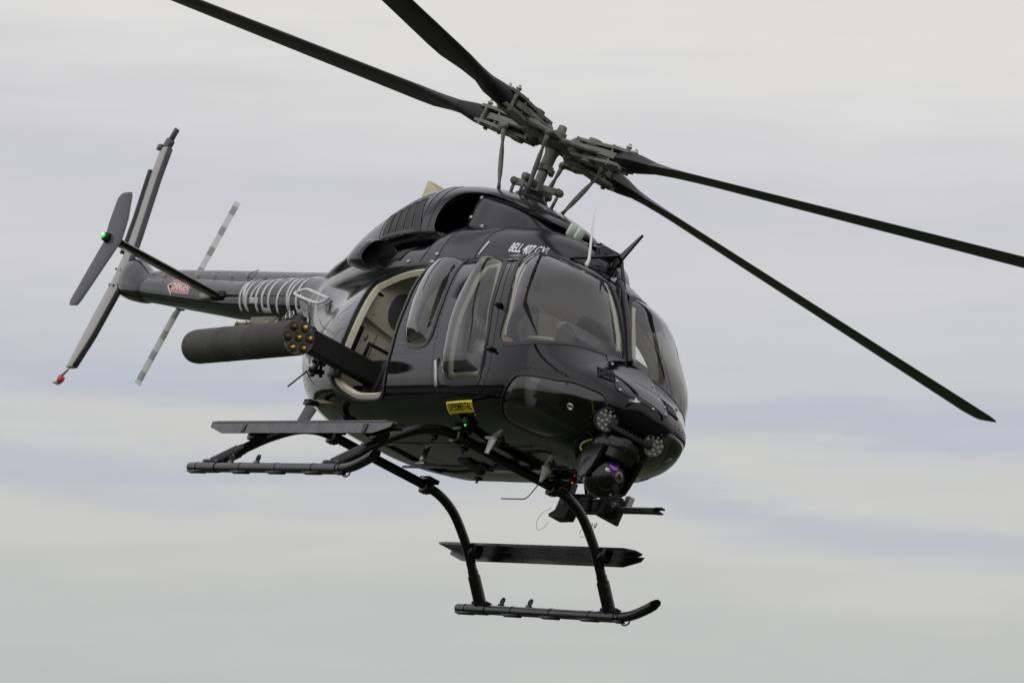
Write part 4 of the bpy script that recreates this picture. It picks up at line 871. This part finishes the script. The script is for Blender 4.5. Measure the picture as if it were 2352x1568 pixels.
for s in (-1, 1):
    P = smooth_path([(-.93, s * 1.155, -3.09), (0, s * 1.155, -3.09), (1.42, s * 1.155, -3.09), (1.60, s * 1.155, -3.088), (1.76, s * 1.155, -3.07), (1.93, s * 1.155, -3.02), (2.02, s * 1.155, -2.98)], 6)
    V, F = tube(P, .0345, 18); V[-18:, 0] += (V[-18:, 2] + 2.98) * 1.3
    sk = put('skid_tube', (V, F), SATIN, heli, auto=40)
    for x in (-.587, 1.42):
        put('saddle', cat(tube([(x - .13, s * 1.155, -3.09), (x + .13, s * 1.155, -3.09)], .0395, 16), box((x, s * 1.152, -3.048), (.24, .05, .03), None, .4), *[ball((x + q * .035 - .10, s * 1.155 + w * .03, -3.052), .007, 4) for q in range(6) for w in (-1, 1)]), SATIN, heli, sk, auto=40)
    for x in (-.28, .16):
        a = np.linspace(0, 2 * np.pi, 13); put('tow_eye', cat(tube([(x + .022 * math.cos(q), s * 1.155, -3.018 + .022 * math.sin(q)) for q in a], .009, 6, False), box((x, s * 1.155, -3.05), (.07, .016, .02))), SATIN, heli, sk)
    for k, x in enumerate((-.8, -.05, .55, 1.15, 1.6)): put('wear_shoe', cat(box((x, s * 1.155, -3.124), (.26 if k < 4 else .12, .04, .012), None, .3), tube([(x - .015, s * 1.155, -3.09), (x + .015, s * 1.155, -3.09)], .037, 14)), SATIN, heli, sk)
    a = np.linspace(0, 2 * np.pi, 17); put('ground_ring', tube([(1.70 + .055 * math.cos(q), s * 1.155, -3.125 + .022 * math.sin(q)) for q in a], .006, 6, False), SATIN, heli, sk)
    # step board: a shallow channel on brackets
    x0, x1 = -1.2, 1.82; y = s * .985; zt = -2.685
    top_ = prism([(x0, y - .055), (x0 + .12, y - .062), (x1 - .12, y - .062), (x1, y - .03), (x1, y + .03), (x1 - .12, y + .062), (x0 + .12, y + .062), (x0, y + .055)], (0, 0, zt), (1, 0, 0), (0, 1, 0), .014)
    sb = put('step_board', cat(top_, box(((x0 + x1) / 2, y - s * .06, zt - .004), (x1 - x0 - .2, .012, .02))), SATIN, heli, smooth=False)
    lip = [(x0 + .01, -.012), (x0 + .02, -.045), (x0 + .24, -.088), (x1 - .26, -.088), (x1 - .03, -.045), (x1 - .005, -.012)]
    put('step_side', prism(lip, (0, y + s * .055, zt + .003), (1, 0, 0), (0, 0, 1), .008), STEP if s < 0 else SATIN, heli, sb, smooth=False)
    for x in (-.587, 1.42):
        zc = np.interp(.985, CY[:, 0], CY[:, 1]); put('step_bracket', cat(box((x, s * .93, -2.74), (.11, .10, .09), None, .2), *[box((x + q * .05, y + s * .062, zt - .05), (.022, .012, .06)) for q in (-.3, .3)]), SATIN, heli, sb)
# belly fittings
for s in (-1, 1): put('belly_rail', tube([(2.1, s * .18, -2.447), (-.6, s * .18, -2.44)], .010, 8), SATIN, heli)
put('equipment_box', cat(box((.62, .12, -2.447), (.18, .14, .02)), box((.74, .17, -2.446), (.10, .10, .018)), box((.54, .21, -2.446), (.12, .08, .018))), FLAT, heli)
put('cargo_hook', cat(tube([(.2, -.05, -2.44), (.2, -.05, -2.52)], .02, 8), tube([(.14, -.05, -2.52), (.26, -.05, -2.52)], .014, 8)), ALU, heli)
for x, y in ((.95, -.12), (1.05, .1), (.8, -.3), (.3, .35), (1.9, .1), (1.75, -.25)): put('belly_fitting', cat(box((x, y, -2.445), (.08, .03, .025), None, .3), lathe([(0, .010), (.03, .008)], (x, y, -2.45), (0, 0, -1), 8)), FLAT, heli)
put('blade_antenna', cat(foil([((1.72, -.266, -2.44), (1.60, -.266, -2.44), .035, (0, 1, 0)), ((1.685, -.266, -2.545), (1.625, -.266, -2.545), .022, (0, 1, 0))], 10), box((1.66, -.266, -2.438), (.15, .06, .014), None, .4)), WHITE, heli, auto=40)
ba = put('bent_whip_antenna', lathe([(0, .045), (.02, .036), (.05, .024), (.09, .015), (.11, .010)], (1.70, .17, -2.44), (-.15, .0, -1), 14), WHITE, heli)
put('whip_rod', tube(smooth_path([(1.685, .17, -2.545), (1.61, .17, -2.64), (1.56, .17, -2.672), (1.48, .17, -2.676), (1.20, .17, -2.676)], 4), .0042, 6), FLAT, heli, ba)
gl = put('belly_lamp', lathe([(0, .03), (.03, .028), (.04, .02)], (1.68, -.50, -2.405), (0, -.15, -1), 12), FLAT, heli); put('lamp_lens', ball((1.692, -.506, -2.452), .008, 6), GRN, heli, gl)
gl = put('belly_lamp', lathe([(0, .03), (.03, .028), (.04, .02)], (1.70, .37, -2.41), (0, .2, -1), 12), FLAT, heli); put('lamp_lens', ball((1.71, .375, -2.452), .006, 6), REDL, heli, gl)
put('step_peg', cat(*[tube([(-.66, -.68, z), (-.66, -.75, z - .01)], .02, 8) for z in (-2.05, -2.12)], box((-.66, -.715, -2.09), (.07, .02, .16))), RUBBER, heli); put('step_peg', cat(tube([(-.62, -.60, -2.33), (-.58, -.70, -2.36)], .02, 8), box((-.57, -.69, -2.36), (.10, .03, .04))), RUBBER, heli)
put('flank_whip', tube([(-1.02, -.60, -2.05), (-1.12, -.66, -2.22)], .006, 6), FLAT, heli)
loop = smooth_path([(-1.72, -.42, -1.40), (-1.78, -.45, -1.44), (-2.05, -.46, -1.40), (-2.28, -.44, -1.35), (-2.33, -.40, -1.31), (-2.27, -.37, -1.28), (-1.98, -.39, -1.335), (-1.74, -.40, -1.38)], 5)
put('loop_antenna', tube(loop, .011, 8), WHITE, heli)
# ------------------------------------------------------------------ nose fittings
put('pitot_tube', cat(lathe([(0, .022), (.03, .018), (.06, .013), (.14, .011)], (3.07, -.10, -2.088), (1, 0, -.03), 12)), ALU, heli)
for s in (-1, 1):
    c = np.array([3.035, s * .19, -2.262]); d = nrm((1, s * .05, -.14)); a_, b_, _ = frame(d)
    ll = put('landing_lamp', lathe([(-.06, .05), (-.02, .080), (.03, .084), (.034, .078), (.024, .074)], c, d, 28, cap=False), FLAT, heli, auto=40)
    put('lamp_face', lathe([(.020, .001), (.022, .077)], c, d, 28, cap=False), LEDG, heli, ll)
    cells = [(0, 0)] + [(.034 * math.cos(t_), .034 * math.sin(t_)) for t_ in np.linspace(0, 2 * np.pi, 5, endpoint=False)] + [(.061 * math.cos(t_), .061 * math.sin(t_)) for t_ in np.linspace(.3, 2 * np.pi + .3, 10, endpoint=False)]
    put('lamp_cells', cat(*[lathe([(0, .0125), (.006, .0115), (.004, .007), (.009, .003)], c + d * .022 + a_ * u + b_ * v, d, 10) for u, v in cells]), LEDC, heli, ll)
    put('lamp_bracket', cat(box(c - d * .05, (.03, .10, .06)), box(c - d * .05 + np.array([-.02, 0, .05]), (.05, .05, .09)), *[ball(c - d * .02 + a_ * q * .092 + b_ * r_ * .03, .008, 4) for q in (-1, 1) for r_ in (-1, 0, 1)]), FLAT, heli, ll)
wc = put('wire_cutter', cat(prism([(1.60, -1.09), (1.60, -1.0), (1.74, -.935), (1.80, -.92), (1.985, -.785), (1.998, -.792), (1.86, -.955), (1.80, -1.02), (1.77, -1.12)], (0, 0, 0), (1, 0, 0), (0, 0, 1), .014), box((1.70, 0, -1.04), (.13, .045, .05), [nrm((1, 0, .5)), (0, 1, 0), nrm((-.5, 0, 1))], .4)), SATIN, heli, smooth=False)
put('cutter_strut', tube([(1.79, 0, -.94), (1.71, -.30, -1.10)], .012, 8), SATIN, heli, wc); put('cutter_strut', tube([(1.80, 0, -.94), (1.985, .035, -1.175)], .012, 8), SATIN, heli, wc)
ctr = np.array(FEATS['windshield']); aa = np.linspace(.985, 1.93, 26); p, n = BODY.at(aa, aa * 0)
put('centre_post', cat(tube(p + n * .010, .019, 10, True, ry=.024), tube(p[2:20] + n[2:20] * .026, .009, 8)), SATIN, heli)
# windscreen deflector at the post head, temperature probe on the pane
put('post_deflector', prism([(1.98, -1.17), (2.06, -1.20), (2.20, -1.36), (2.12, -1.30)], (0, -.03, 0), (1, 0, 0), (0, 0, 1), .012), SATIN, heli, smooth=False)
wa = put('mast_antenna', cat(foil([((1.80, -.2, -1.13), (1.74, -.2, -1.13), .035, (0, 1, 0)), ((1.795, -.2, -1.06), (1.755, -.2, -1.06), .018, (0, 1, 0)), ((1.62, -.2, -.80), (1.597, -.2, -.80), .012, (0, 1, 0)), ((1.535, -.2, -.665), (1.525, -.2, -.665), .006, (0, 1, 0))], 10)), WHITE, heli, auto=50)
for k, (x, y) in enumerate(((1.19, -.14), (1.30, -.125))): put('observation_light', box((x, y, -.795 - .025 * k), (.04, .055, .085), [nrm((1, 0, -.3)), (0, 1, 0), nrm((.3, 0, 1))], .2), PALEG, heli)
for s in (-1, 1):
    p, n = BODY.at(.60, -.70 * -s); put('window_plug', lathe([(0, .026), (.005, .024), (.005, .016), (.002, .015), (.001, .001)], p[0] + n[0] * .010, n[0], 16, cap=False), ALU, heli)
put('yellow_cable', tube(smooth_path([(2.88, -.27, -2.14), (2.92, -.24, -2.22), (2.96, -.21, -2.20), (2.93, -.19, -2.12)], 5), .007, 6), YCAB, heli)
put('yellow_cable', tube(smooth_path([(2.86, -.13, -2.37), (2.84, -.18, -2.42), (2.80, -.17, -2.45), (2.82, -.16, -2.47)], 5), .007, 6), YCAB, heli)
put('grey_wiring', cat(*[tube(smooth_path([(2.8, -.06 - .04 * k, -2.36), (2.72, -.12 - .03 * k, -2.42), (2.66, -.10, -2.46 - .02 * k), (2.55, -.1, -2.43)], 4), .008, 6) for k in range(3)]), FLAT, heli)
put('turret_mount', cat(box((2.98, 0, -2.29), (.22, .34, .03)), *[box((2.95, q * .15, -2.27), (.26, .03, .07)) for q in (-1, 1)], *[ball((3.09, q * .033, -2.275), .008, 4) for q in range(-5, 6)]), FLAT, heli)
# plank that carries the stores, through the cabin
pb = put('stores_plank', cat(box((-.20, -.02, -2.05), (.16, 2.06, .15), None, .12)), FLAT, heli, smooth=False)
put('plank_clamp', cat(box((-.20, -.44, -2.06), (.22, .07, .26)), box((-.20, -.74, -2.15), (.10, .05, .08))), GUNM, heli, pb)
# ------------------------------------------------------------------ rocket pod and its rockets
PC = np.array([-.085, -1.15, -2.092]); PA = np.array([-1.86, -1.15, -2.14]); pd = nrm(PC - PA); PL = np.linalg.norm(PC - PA); a_, b_, _ = frame(pd)
pod = Thing('rocket_pod', (PA + PC) / 2 - np.array([0, 0, .13]), 'olive drab seven-tube rocket pod hung from the black beam beside the open doorway', 'rocket pod')
SP = [(0, 0)] + [(.082 * math.cos(q), .082 * math.sin(q)) for q in np.linspace(math.radians(20), math.radians(380), 6, endpoint=False)]
pos = lambda s, u, v: PA + pd * s + a_ * u + b_ * v
put('pod_body', lathe([(-.02, .07), (0, .095), (.05, .118), (.10, .1235), (.55, .124), (.56, .1255), (.60, .1255), (.61, .124), (1.05, .124), (1.06, .1255), (1.10, .1255), (1.11, .124), (PL - .01, .1245), (PL, .122)], PA, pd, 48, cap=True), OLIVE, pod, auto=35)
# face plate with seven real holes
def faceplate():
    bm = bmesh.new(); outer = [bm.verts.new((.1215 * math.cos(t_), .1215 * math.sin(t_), 0)) for t_ in np.linspace(0, 2 * np.pi, 48, endpoint=False)]
    eds = [bm.edges.new((outer[i], outer[(i + 1) % 48])) for i in range(48)]
    for u, v in SP:
        h = [bm.verts.new((u + .0345 * math.cos(t_), v + .0345 * math.sin(t_), 0)) for t_ in np.linspace(0, 2 * np.pi, 20, endpoint=False)]
        eds += [bm.edges.new((h[i], h[(i + 1) % 20])) for i in range(20)]
    bmesh.ops.triangle_fill(bm, edges=eds, use_beauty=True)
    F = []; bm.verts.index_update()
    for f in bm.faces:
        c = f.calc_center_median()
        if all((c.x - u)**2 + (c.y - v)**2 > .0335**2 for u, v in SP): F.append([x.index for x in f.verts])
    V = np.array([v.co[:] for v in bm.verts]); bm.free(); return np.array([pos(PL + .003, x, y) for x, y, _ in V]), F
fpv, fpf = faceplate(); fpv, fpf = fixwind(fpv, fpf, lambda c: pd)
fpo = put('face_plate', (fpv, fpf), OLIVL, pod, smooth=False)
put('launch_tube', cat(*[lathe([(PL + .003, .0345), (PL - .16, .0345)], pos(0, u, v), pd, 20, cap=False) for u, v in SP]), VOID, pod)
put('face_screws', cat(*[lathe([(0, .004), (.003, .003)], pos(PL + .003, .113 * math.cos(q), .113 * math.sin(q)), pd, 6) for q in np.linspace(0, 2 * np.pi, 14, endpoint=False)]), ALU, pod, fpo)
put('pod_rack', cat(box((-.85, -1.13, -1.965), (.42, .04, .10)), *[box((x, -1.15, -1.975), (.20, .035, .03)) for x in (-1.12, -.72)]), OLIVL, pod)
for x in (-1.2, -.66, -1.04, -.5): put('sway_brace', lathe([(0, .007), (.03, .007), (.031, .012), (.04, .012), (.041, .007), (.055, .007)], (x, -1.18, -2.015), (0, 0, 1), 10), BRASS, pod)
put('release_rings', cat(*[tube([(-.42 + o_ + .026 * math.cos(q), -1.13, -1.90 + .026 * math.sin(q)) for q in np.linspace(0, 2 * np.pi, 13)], .005, 6, False) for o_ in (0, -.07)]), ALU, pod)
put('rack_arm', cat(box((-.42, -1.10, -1.95), (.32, .05, .10)), tube([(-.20, -1.02, -1.98), (-.5, -1.10, -1.95)], .035, 8), box((-.62, -1.10, -1.99), (.7, .06, .05))), FLAT, pod)
wherec = ['centre tube', 'upper inboard tube', 'top tube', 'upper outboard tube', 'lower outboard tube', 'bottom tube', 'lower inboard tube']
order = []
for k, (u, v) in enumerate(SP):
    P0 = pos(PL, u, v); order.append((k, P0))
def placename(k, P0):
    if k == 0: return 'centre tube'
    dz = P0[2] - PC[2]; dy = P0[1] - PC[1]
    if abs(dy) < .03: return 'top tube' if dz > 0 else 'bottom tube'
    return ('upper' if dz > 0 else 'lower') + (' outer' if dy < 0 else ' inner') + ' tube'
for k, P0 in order:
    nm = placename(k, P0); dull = 'outer' in nm
    lab = ('dull bronze tipped rocket' if nm.startswith('upper') and dull else 'dark green tipped rocket' if dull else 'brass nosed rocket') + ' in the %s of the olive pod' % nm
    r_ = Thing('rocket', P0 - pd * .1, lab, 'rocket', 'rockets loaded in the pod')
    m_ = BRASS if not dull else (BRONZE if nm.startswith('upper') else OLIVE)
    put('rocket_body', lathe([(-.14, .027), (-.035, .027), (-.03, .024), (-.02, .027), (-.012, .027)], P0, pd, 18), m_ if not dull else BRONZE, r_, auto=35)
    put('rocket_nose', lathe([(-.012, .024), (.0, .024), (.02, .0215), (.035, .017), (.045, .010), (.048, .001)], P0, pd, 18), m_, r_, auto=50)
# ------------------------------------------------------------------ machine gun on the port side
gun = Thing('machine_gun', (.5, 1.15, -2.42), 'black heavy machine gun with perforated barrel slung on the far side', 'machine gun')
put('receiver', cat(box((.42, 1.15, -2.275), (.46, .08, .095), None, .2), box((.30, 1.15, -2.215), (.28, .06, .05)), box((.72, 1.15, -2.285), (.08, .13, .12), None, .2)), GUNM, gun, smooth=False)
put('front_plate', cat(prism([(-.085, -.095), (.085, -.095), (.085, .06), (.04, .095), (-.04, .095), (-.085, .06)], (.80, 1.15, -2.285), (0, 1, 0), (0, 0, 1), .03), *[lathe([(0, .012), (.01, .010)], (.815, 1.15 + y, -2.285 + z), (1, 0, 0), 10) for y, z in ((-.065, -.075), (.065, -.075), (-.06, .045), (.06, .045))]), FLAT, gun, smooth=False)
put('barrel_collar', lathe([(0, .06), (.03, .06), (.04, .045), (.08, .034)], (.80, 1.15, -2.298), (1, 0, .015), 24), GUNM, gun, auto=40)
def barrel():
    V = []; F = []; n = 32; xs_ = np.arange(0, .56, .0115); o_ = np.array([.87, 1.15, -2.297]); rr = .0245
    for x in xs_:
        for j in range(n): t_ = 2 * math.pi * j / n; V.append(o_ + (x, rr * math.cos(t_), rr * math.sin(t_)))
    for i in range(len(xs_) - 1):
        for j in range(n):
            hole = (i > 5 and i < 40 and i % 4 in (1, 2) and j % 8 in (0, 1, 2)) and not (j % 8 == 2)
            if not hole: F.append([i * n + j, i * n + (j + 1) % n, (i + 1) * n + (j + 1) % n, (i + 1) * n + j])
    return np.array(V), F
bj = put('barrel_jacket', barrel(), GUNM, gun); put('barrel', lathe([(0, .012), (.60, .012)], (.87, 1.15, -2.297), (1, 0, 0), 14), FLAT, gun, bj)
put('muzzle', cat(lathe([(.55, .025), (.58, .026), (.60, .025)], (.87, 1.15, -2.297), (1, 0, 0), 24), *[box((1.51, 1.15, -2.297 + s * .0165), (.09, .036, .013), None, .5) for s in (-1, 1)]), GUNM, gun, smooth=False)
put('ammunition_chute', prism([(.09, -2.40), (.07, -2.38), (.14, -2.35), (.20, -2.31), (.36, -2.31), (.34, -2.405), (.14, -2.41)], (0, 1.09, 0), (1, 0, 0), (0, 0, 1), .08), FLAT, gun, smooth=False)
put('gun_mount', cat(box((.16, 1.10, -2.22), (.07, .06, .20), [nrm((1, 0, .2)), (0, 1, 0), nrm((-.2, 0, 1))], .3), box((.06, 1.10, -2.14), (.14, .10, .06)), box((.10, 1.15, -2.30), (.10, .12, .12)), box((-.06, 1.05, -2.08), (.3, .10, .10))), GUNM, gun, smooth=False)
put('mount_strut', tube([(.55, 1.0, -2.0), (.62, 1.08, -2.35)], .018, 8), GUNM, gun); put('mount_hose', tube([(.28, 1.12, -2.10), (.40, 1.14, -2.24)], .014, 8), GUNM, gun)
put('feed_tray', box((.62, 1.20, -2.20), (.10, .06, .09), None, .3), GUNM, gun, smooth=False); put('charging_block', box((.82, 1.235, -2.20), (.06, .05, .09), None, .3), ALU, gun, smooth=False)
put('lanyard', cat(tube(smooth_path([(.06, 1.06, -2.33), (-.03, 1.05, -2.38), (-.05, 1.05, -2.45), (.02, 1.05, -2.51), (.10, 1.05, -2.48), (.12, 1.05, -2.44)], 5), .0018, 5), tube(smooth_path([(.62, 1.10, -2.42), (.57, 1.10, -2.48), (.62, 1.10, -2.53), (.72, 1.10, -2.50), (.78, 1.10, -2.42)], 5), .0018, 5), *[tube([(cx + .016 * math.cos(q), 1.10, cz + .016 * math.sin(q)) for q in np.linspace(0, 2 * np.pi, 13)], .0028, 5, False) for cx, cz in ((.76, -2.44), (.70, -2.44), (.90, -2.28))]), ALU, gun)
# ------------------------------------------------------------------ camera turret under the nose
BC = np.array([2.965, 0, -2.585]); tur = Thing('camera_turret', (2.95, 0, -2.74), 'black gimbal camera ball with violet and green lenses under the nose', 'camera turret')
put('turret_collar', cat(lathe([(0, .160), (.012, .168), (.05, .168), (.055, .158), (.085, .156), (.09, .14), (.11, .13)], (2.955, 0, -2.425), (-.02, 0, 1), 40), *[box((2.955 + .155 * math.cos(q), .155 * math.sin(q), -2.40), (.03, .03, .035), None, .3) for q in np.linspace(0, 2 * np.pi, 9)]), SATIN, tur, auto=35)
put('turret_yoke', lathe([(0, .135), (.015, .155), (.07, .163)], (2.962, 0, -2.488), (-.02, 0, 1), 40, cap=False), SATIN, tur, auto=40)
sph = put('camera_ball', ball(BC, .143, 20), SATIN, tur)
def lens(dirv, r, m, nm, ringm=RUBBER):
    d = nrm(dirv); o = BC + d * math.sqrt(.143**2 - r**2)
    put(nm, lathe([(-.004, r * 1.0), (.006, r * 1.0), (.0065, r * .93), (.002, r * .92)], o, d, 28, cap=False), ringm, tur, sph)
    put(nm.replace('rim', 'glass'), lathe([(.0015, r * .93), (.004, r * .6), (.005, .001)], o, d, 28, cap=False), m, tur, sph)
lens((0.860, -0.182, 0.477), .037, PURP, 'lens_rim'); lens((0.965, 0.230, 0.122), .042, LGREY, 'lens_rim'); lens((0.885, -0.259, -0.387), .056, LGREEN, 'lens_rim'); lens((0.873, 0.321, -0.368), .030, LOLIV, 'lens_rim')
def disc(dirv, r, m, nm, sq=.6):
    d = nrm(dirv); a1, b1, _ = frame(d); t_ = np.linspace(0, 2 * np.pi, 16, endpoint=False); o = BC + d * (.1445 - r * r / .3)
    put(nm, prism(np.stack([r * np.cos(t_), r * sq * np.sin(t_)], 1), o, a1, b1, .003), m, tur, sph, smooth=False); return d, a1, b1, o
for dv, q in (((0.888, -0.424, 0.179), .018), ((0.589, 0.343, -0.732), .012)):
    d, a1, b1, o = disc(dv, q, WHITE, 'warning_label'); put('label_mark', box(o + d * .002 + a1 * q * .35, (q * .9, q * .55, .002), [a1, b1, d], 0), RED, tur, sph, smooth=False)
# saddle-shaped side shrouds running down to the trunnions
for s in (-1, 1):
    put('side_shroud', lathe([(0, .075), (.012, .07), (.016, .03), (.017, .001)], BC + np.array([0, s * .152, 0]), (0, s, 0), 24), SATIN, tur, auto=40)
    put('shroud_arm', prism([(-.13, .17), (.13, .17), (.11, .08), (.085, .0), (.055, -.06), (-.055, -.06), (-.085, .0), (-.11, .08)], BC + np.array([0, s * .150, 0]), (1, 0, 0), (0, 0, 1), .024), SATIN, tur, smooth=False)
# ------------------------------------------------------------------ pilot
pil = Thing('person', (1.36, -.37, -2.0), 'pilot in dark jacket, cap and headset seated behind the near windshield', 'person')
def skinned(joints, bones, thing, name, m, sub=2):
    me = bpy.data.meshes.new(name); me.from_pydata([tuple(np.array(j[:3]) - thing.base) for j in joints], bones, []); o = bpy.data.objects.new(name, me); col.objects.link(o); o.parent = thing.o
    sk = o.modifiers.new('skin', 'SKIN'); sk.use_smooth_shade = True
    for i, j in enumerate(joints):
        r = j[3]; me.skin_vertices[0].data[i].radius = (r if np.isscalar(r) else r[0], r if np.isscalar(r) else r[1]); me.skin_vertices[0].data[i].use_root = (i == 0)
    sb = o.modifiers.new('sub', 'SUBSURF'); sb.levels = sub; sb.render_levels = sub
    dg = bpy.context.evaluated_depsgraph_get(); m2 = bpy.data.meshes.new_from_object(o.evaluated_get(dg)); o.modifiers.clear(); o.data = m2; m2.name = name
    m2.materials.clear()
    for x in m: m2.materials.append(x)
    return o
py_ = -.37
J = [(1.28, py_, -1.90, (.15, .13)), (1.27, py_, -1.72, (.15, .12)), (1.27, py_, -1.55, (.17, .12)), (1.28, py_, -1.46, (.10, .09)), (1.30, py_, -1.39, (.055, .055)), (1.32, py_, -1.30, (.078, .092)), (1.315, py_, -1.22, (.07, .085)),
     (1.27, py_ - .18, -1.50, .062), (1.36, py_ - .24, -1.72, .048), (1.60, py_ - .17, -1.78, .036), (1.66, py_ - .13, -1.78, .030),
     (1.27, py_ + .18, -1.50, .062), (1.36, py_ + .22, -1.72, .048), (1.58, py_ + .14, -1.84, .036), (1.66, py_ + .10, -1.84, .030),
     (1.36, py_ - .09, -1.90, .09), (1.76, py_ - .12, -1.84, .07), (1.98, py_ - .11, -2.16, .05), (2.08, py_ - .11, -2.22, .036),
     (1.36, py_ + .09, -1.90, .09), (1.76, py_ + .10, -1.84, .07), (1.98, py_ + .11, -2.16, .05), (2.08, py_ + .11, -2.22, .036)]
B = [(0, 1), (1, 2), (2, 3), (3, 4), (4, 5), (5, 6), (3, 7), (7, 8), (8, 9), (9, 10), (3, 11), (11, 12), (12, 13), (13, 14), (0, 15), (15, 16), (16, 17), (17, 18), (0, 19), (19, 20), (20, 21), (21, 22)]
body = skinned(J, B, pil, 'body', [CLOTH, TROUS, SKIN])
for f in body.data.polygons:
    c = np.array(f.center) + pil.base
    f.material_index = 2 if c[2] > -1.42 or (c[0] > 1.615 and c[2] > -1.88 and c[2] < -1.74 and abs(c[1] - py_) > .09) else (1 if c[2] < -1.80 and c[0] > 1.33 else 0); f.use_smooth = True
hx = 1.32
put('nose', ball((hx + .098, py_, -1.305), .017, 6, (1, .8, 1.4)), SKIN, pil, body); put('ear', cat(*[ball((hx - .01, py_ + s * .082, -1.30), .024, 6, (.8, .5, 1.3)) for s in (-1, 1)]), SKIN, pil, body)
put('eyes', cat(*[ball((hx + .083, py_ + s * .032, -1.275), .011, 6) for s in (-1, 1)]), BLK, pil, body); put('mouth', box((hx + .085, py_, -1.345), (.012, .045, .008), None, .5), BRONZE, pil, body)
put('cap', cat(lathe([(0, .103), (.03, .106), (.07, .09), (.095, .05), (.10, .001)], (hx - .005, py_, -1.25), (-.1, 0, 1), 20), prism([(0, -.07), (.10, -.055), (.13, 0), (.10, .055), (0, .07)], (hx + .07, py_, -1.245), (1, 0, -.15), (0, 1, 0), .01)), CLOTH, pil, body)
put('headset', cat(tube([(hx, py_ + .105 * math.cos(q), -1.29 + .145 * math.sin(q)) for q in np.linspace(0, math.pi, 13)], .011, 6), *[lathe([(0, .04), (.03, .035)], (hx, py_ + s * .085, -1.295), (0, s, 0), 14) for s in (-1, 1)], tube(smooth_path([(hx, py_ - .11, -1.31), (hx + .08, py_ - .08, -1.35), (hx + .11, py_ - .01, -1.35)], 4), .006, 5), ball((hx + .11, py_, -1.35), .016, 5)), FLAT, pil, body)
put('glove', cat(*[ball((1.68, py_ + q, -1.79 if q < 0 else -1.845), .034, 6, (1.2, .8, .9)) for q in (-.12, .09)], *[tube([(1.69, py_ + q, z), (1.735, py_ + q + e, z - .01), (1.735, py_ + q + e * 1.4, z - .035)], [.011, .010, .008], 6) for q, z in ((-.12, -1.79), (.09, -1.845)) for e in (-.024, -.008, .009, .025)]), CLOTH, pil, body)
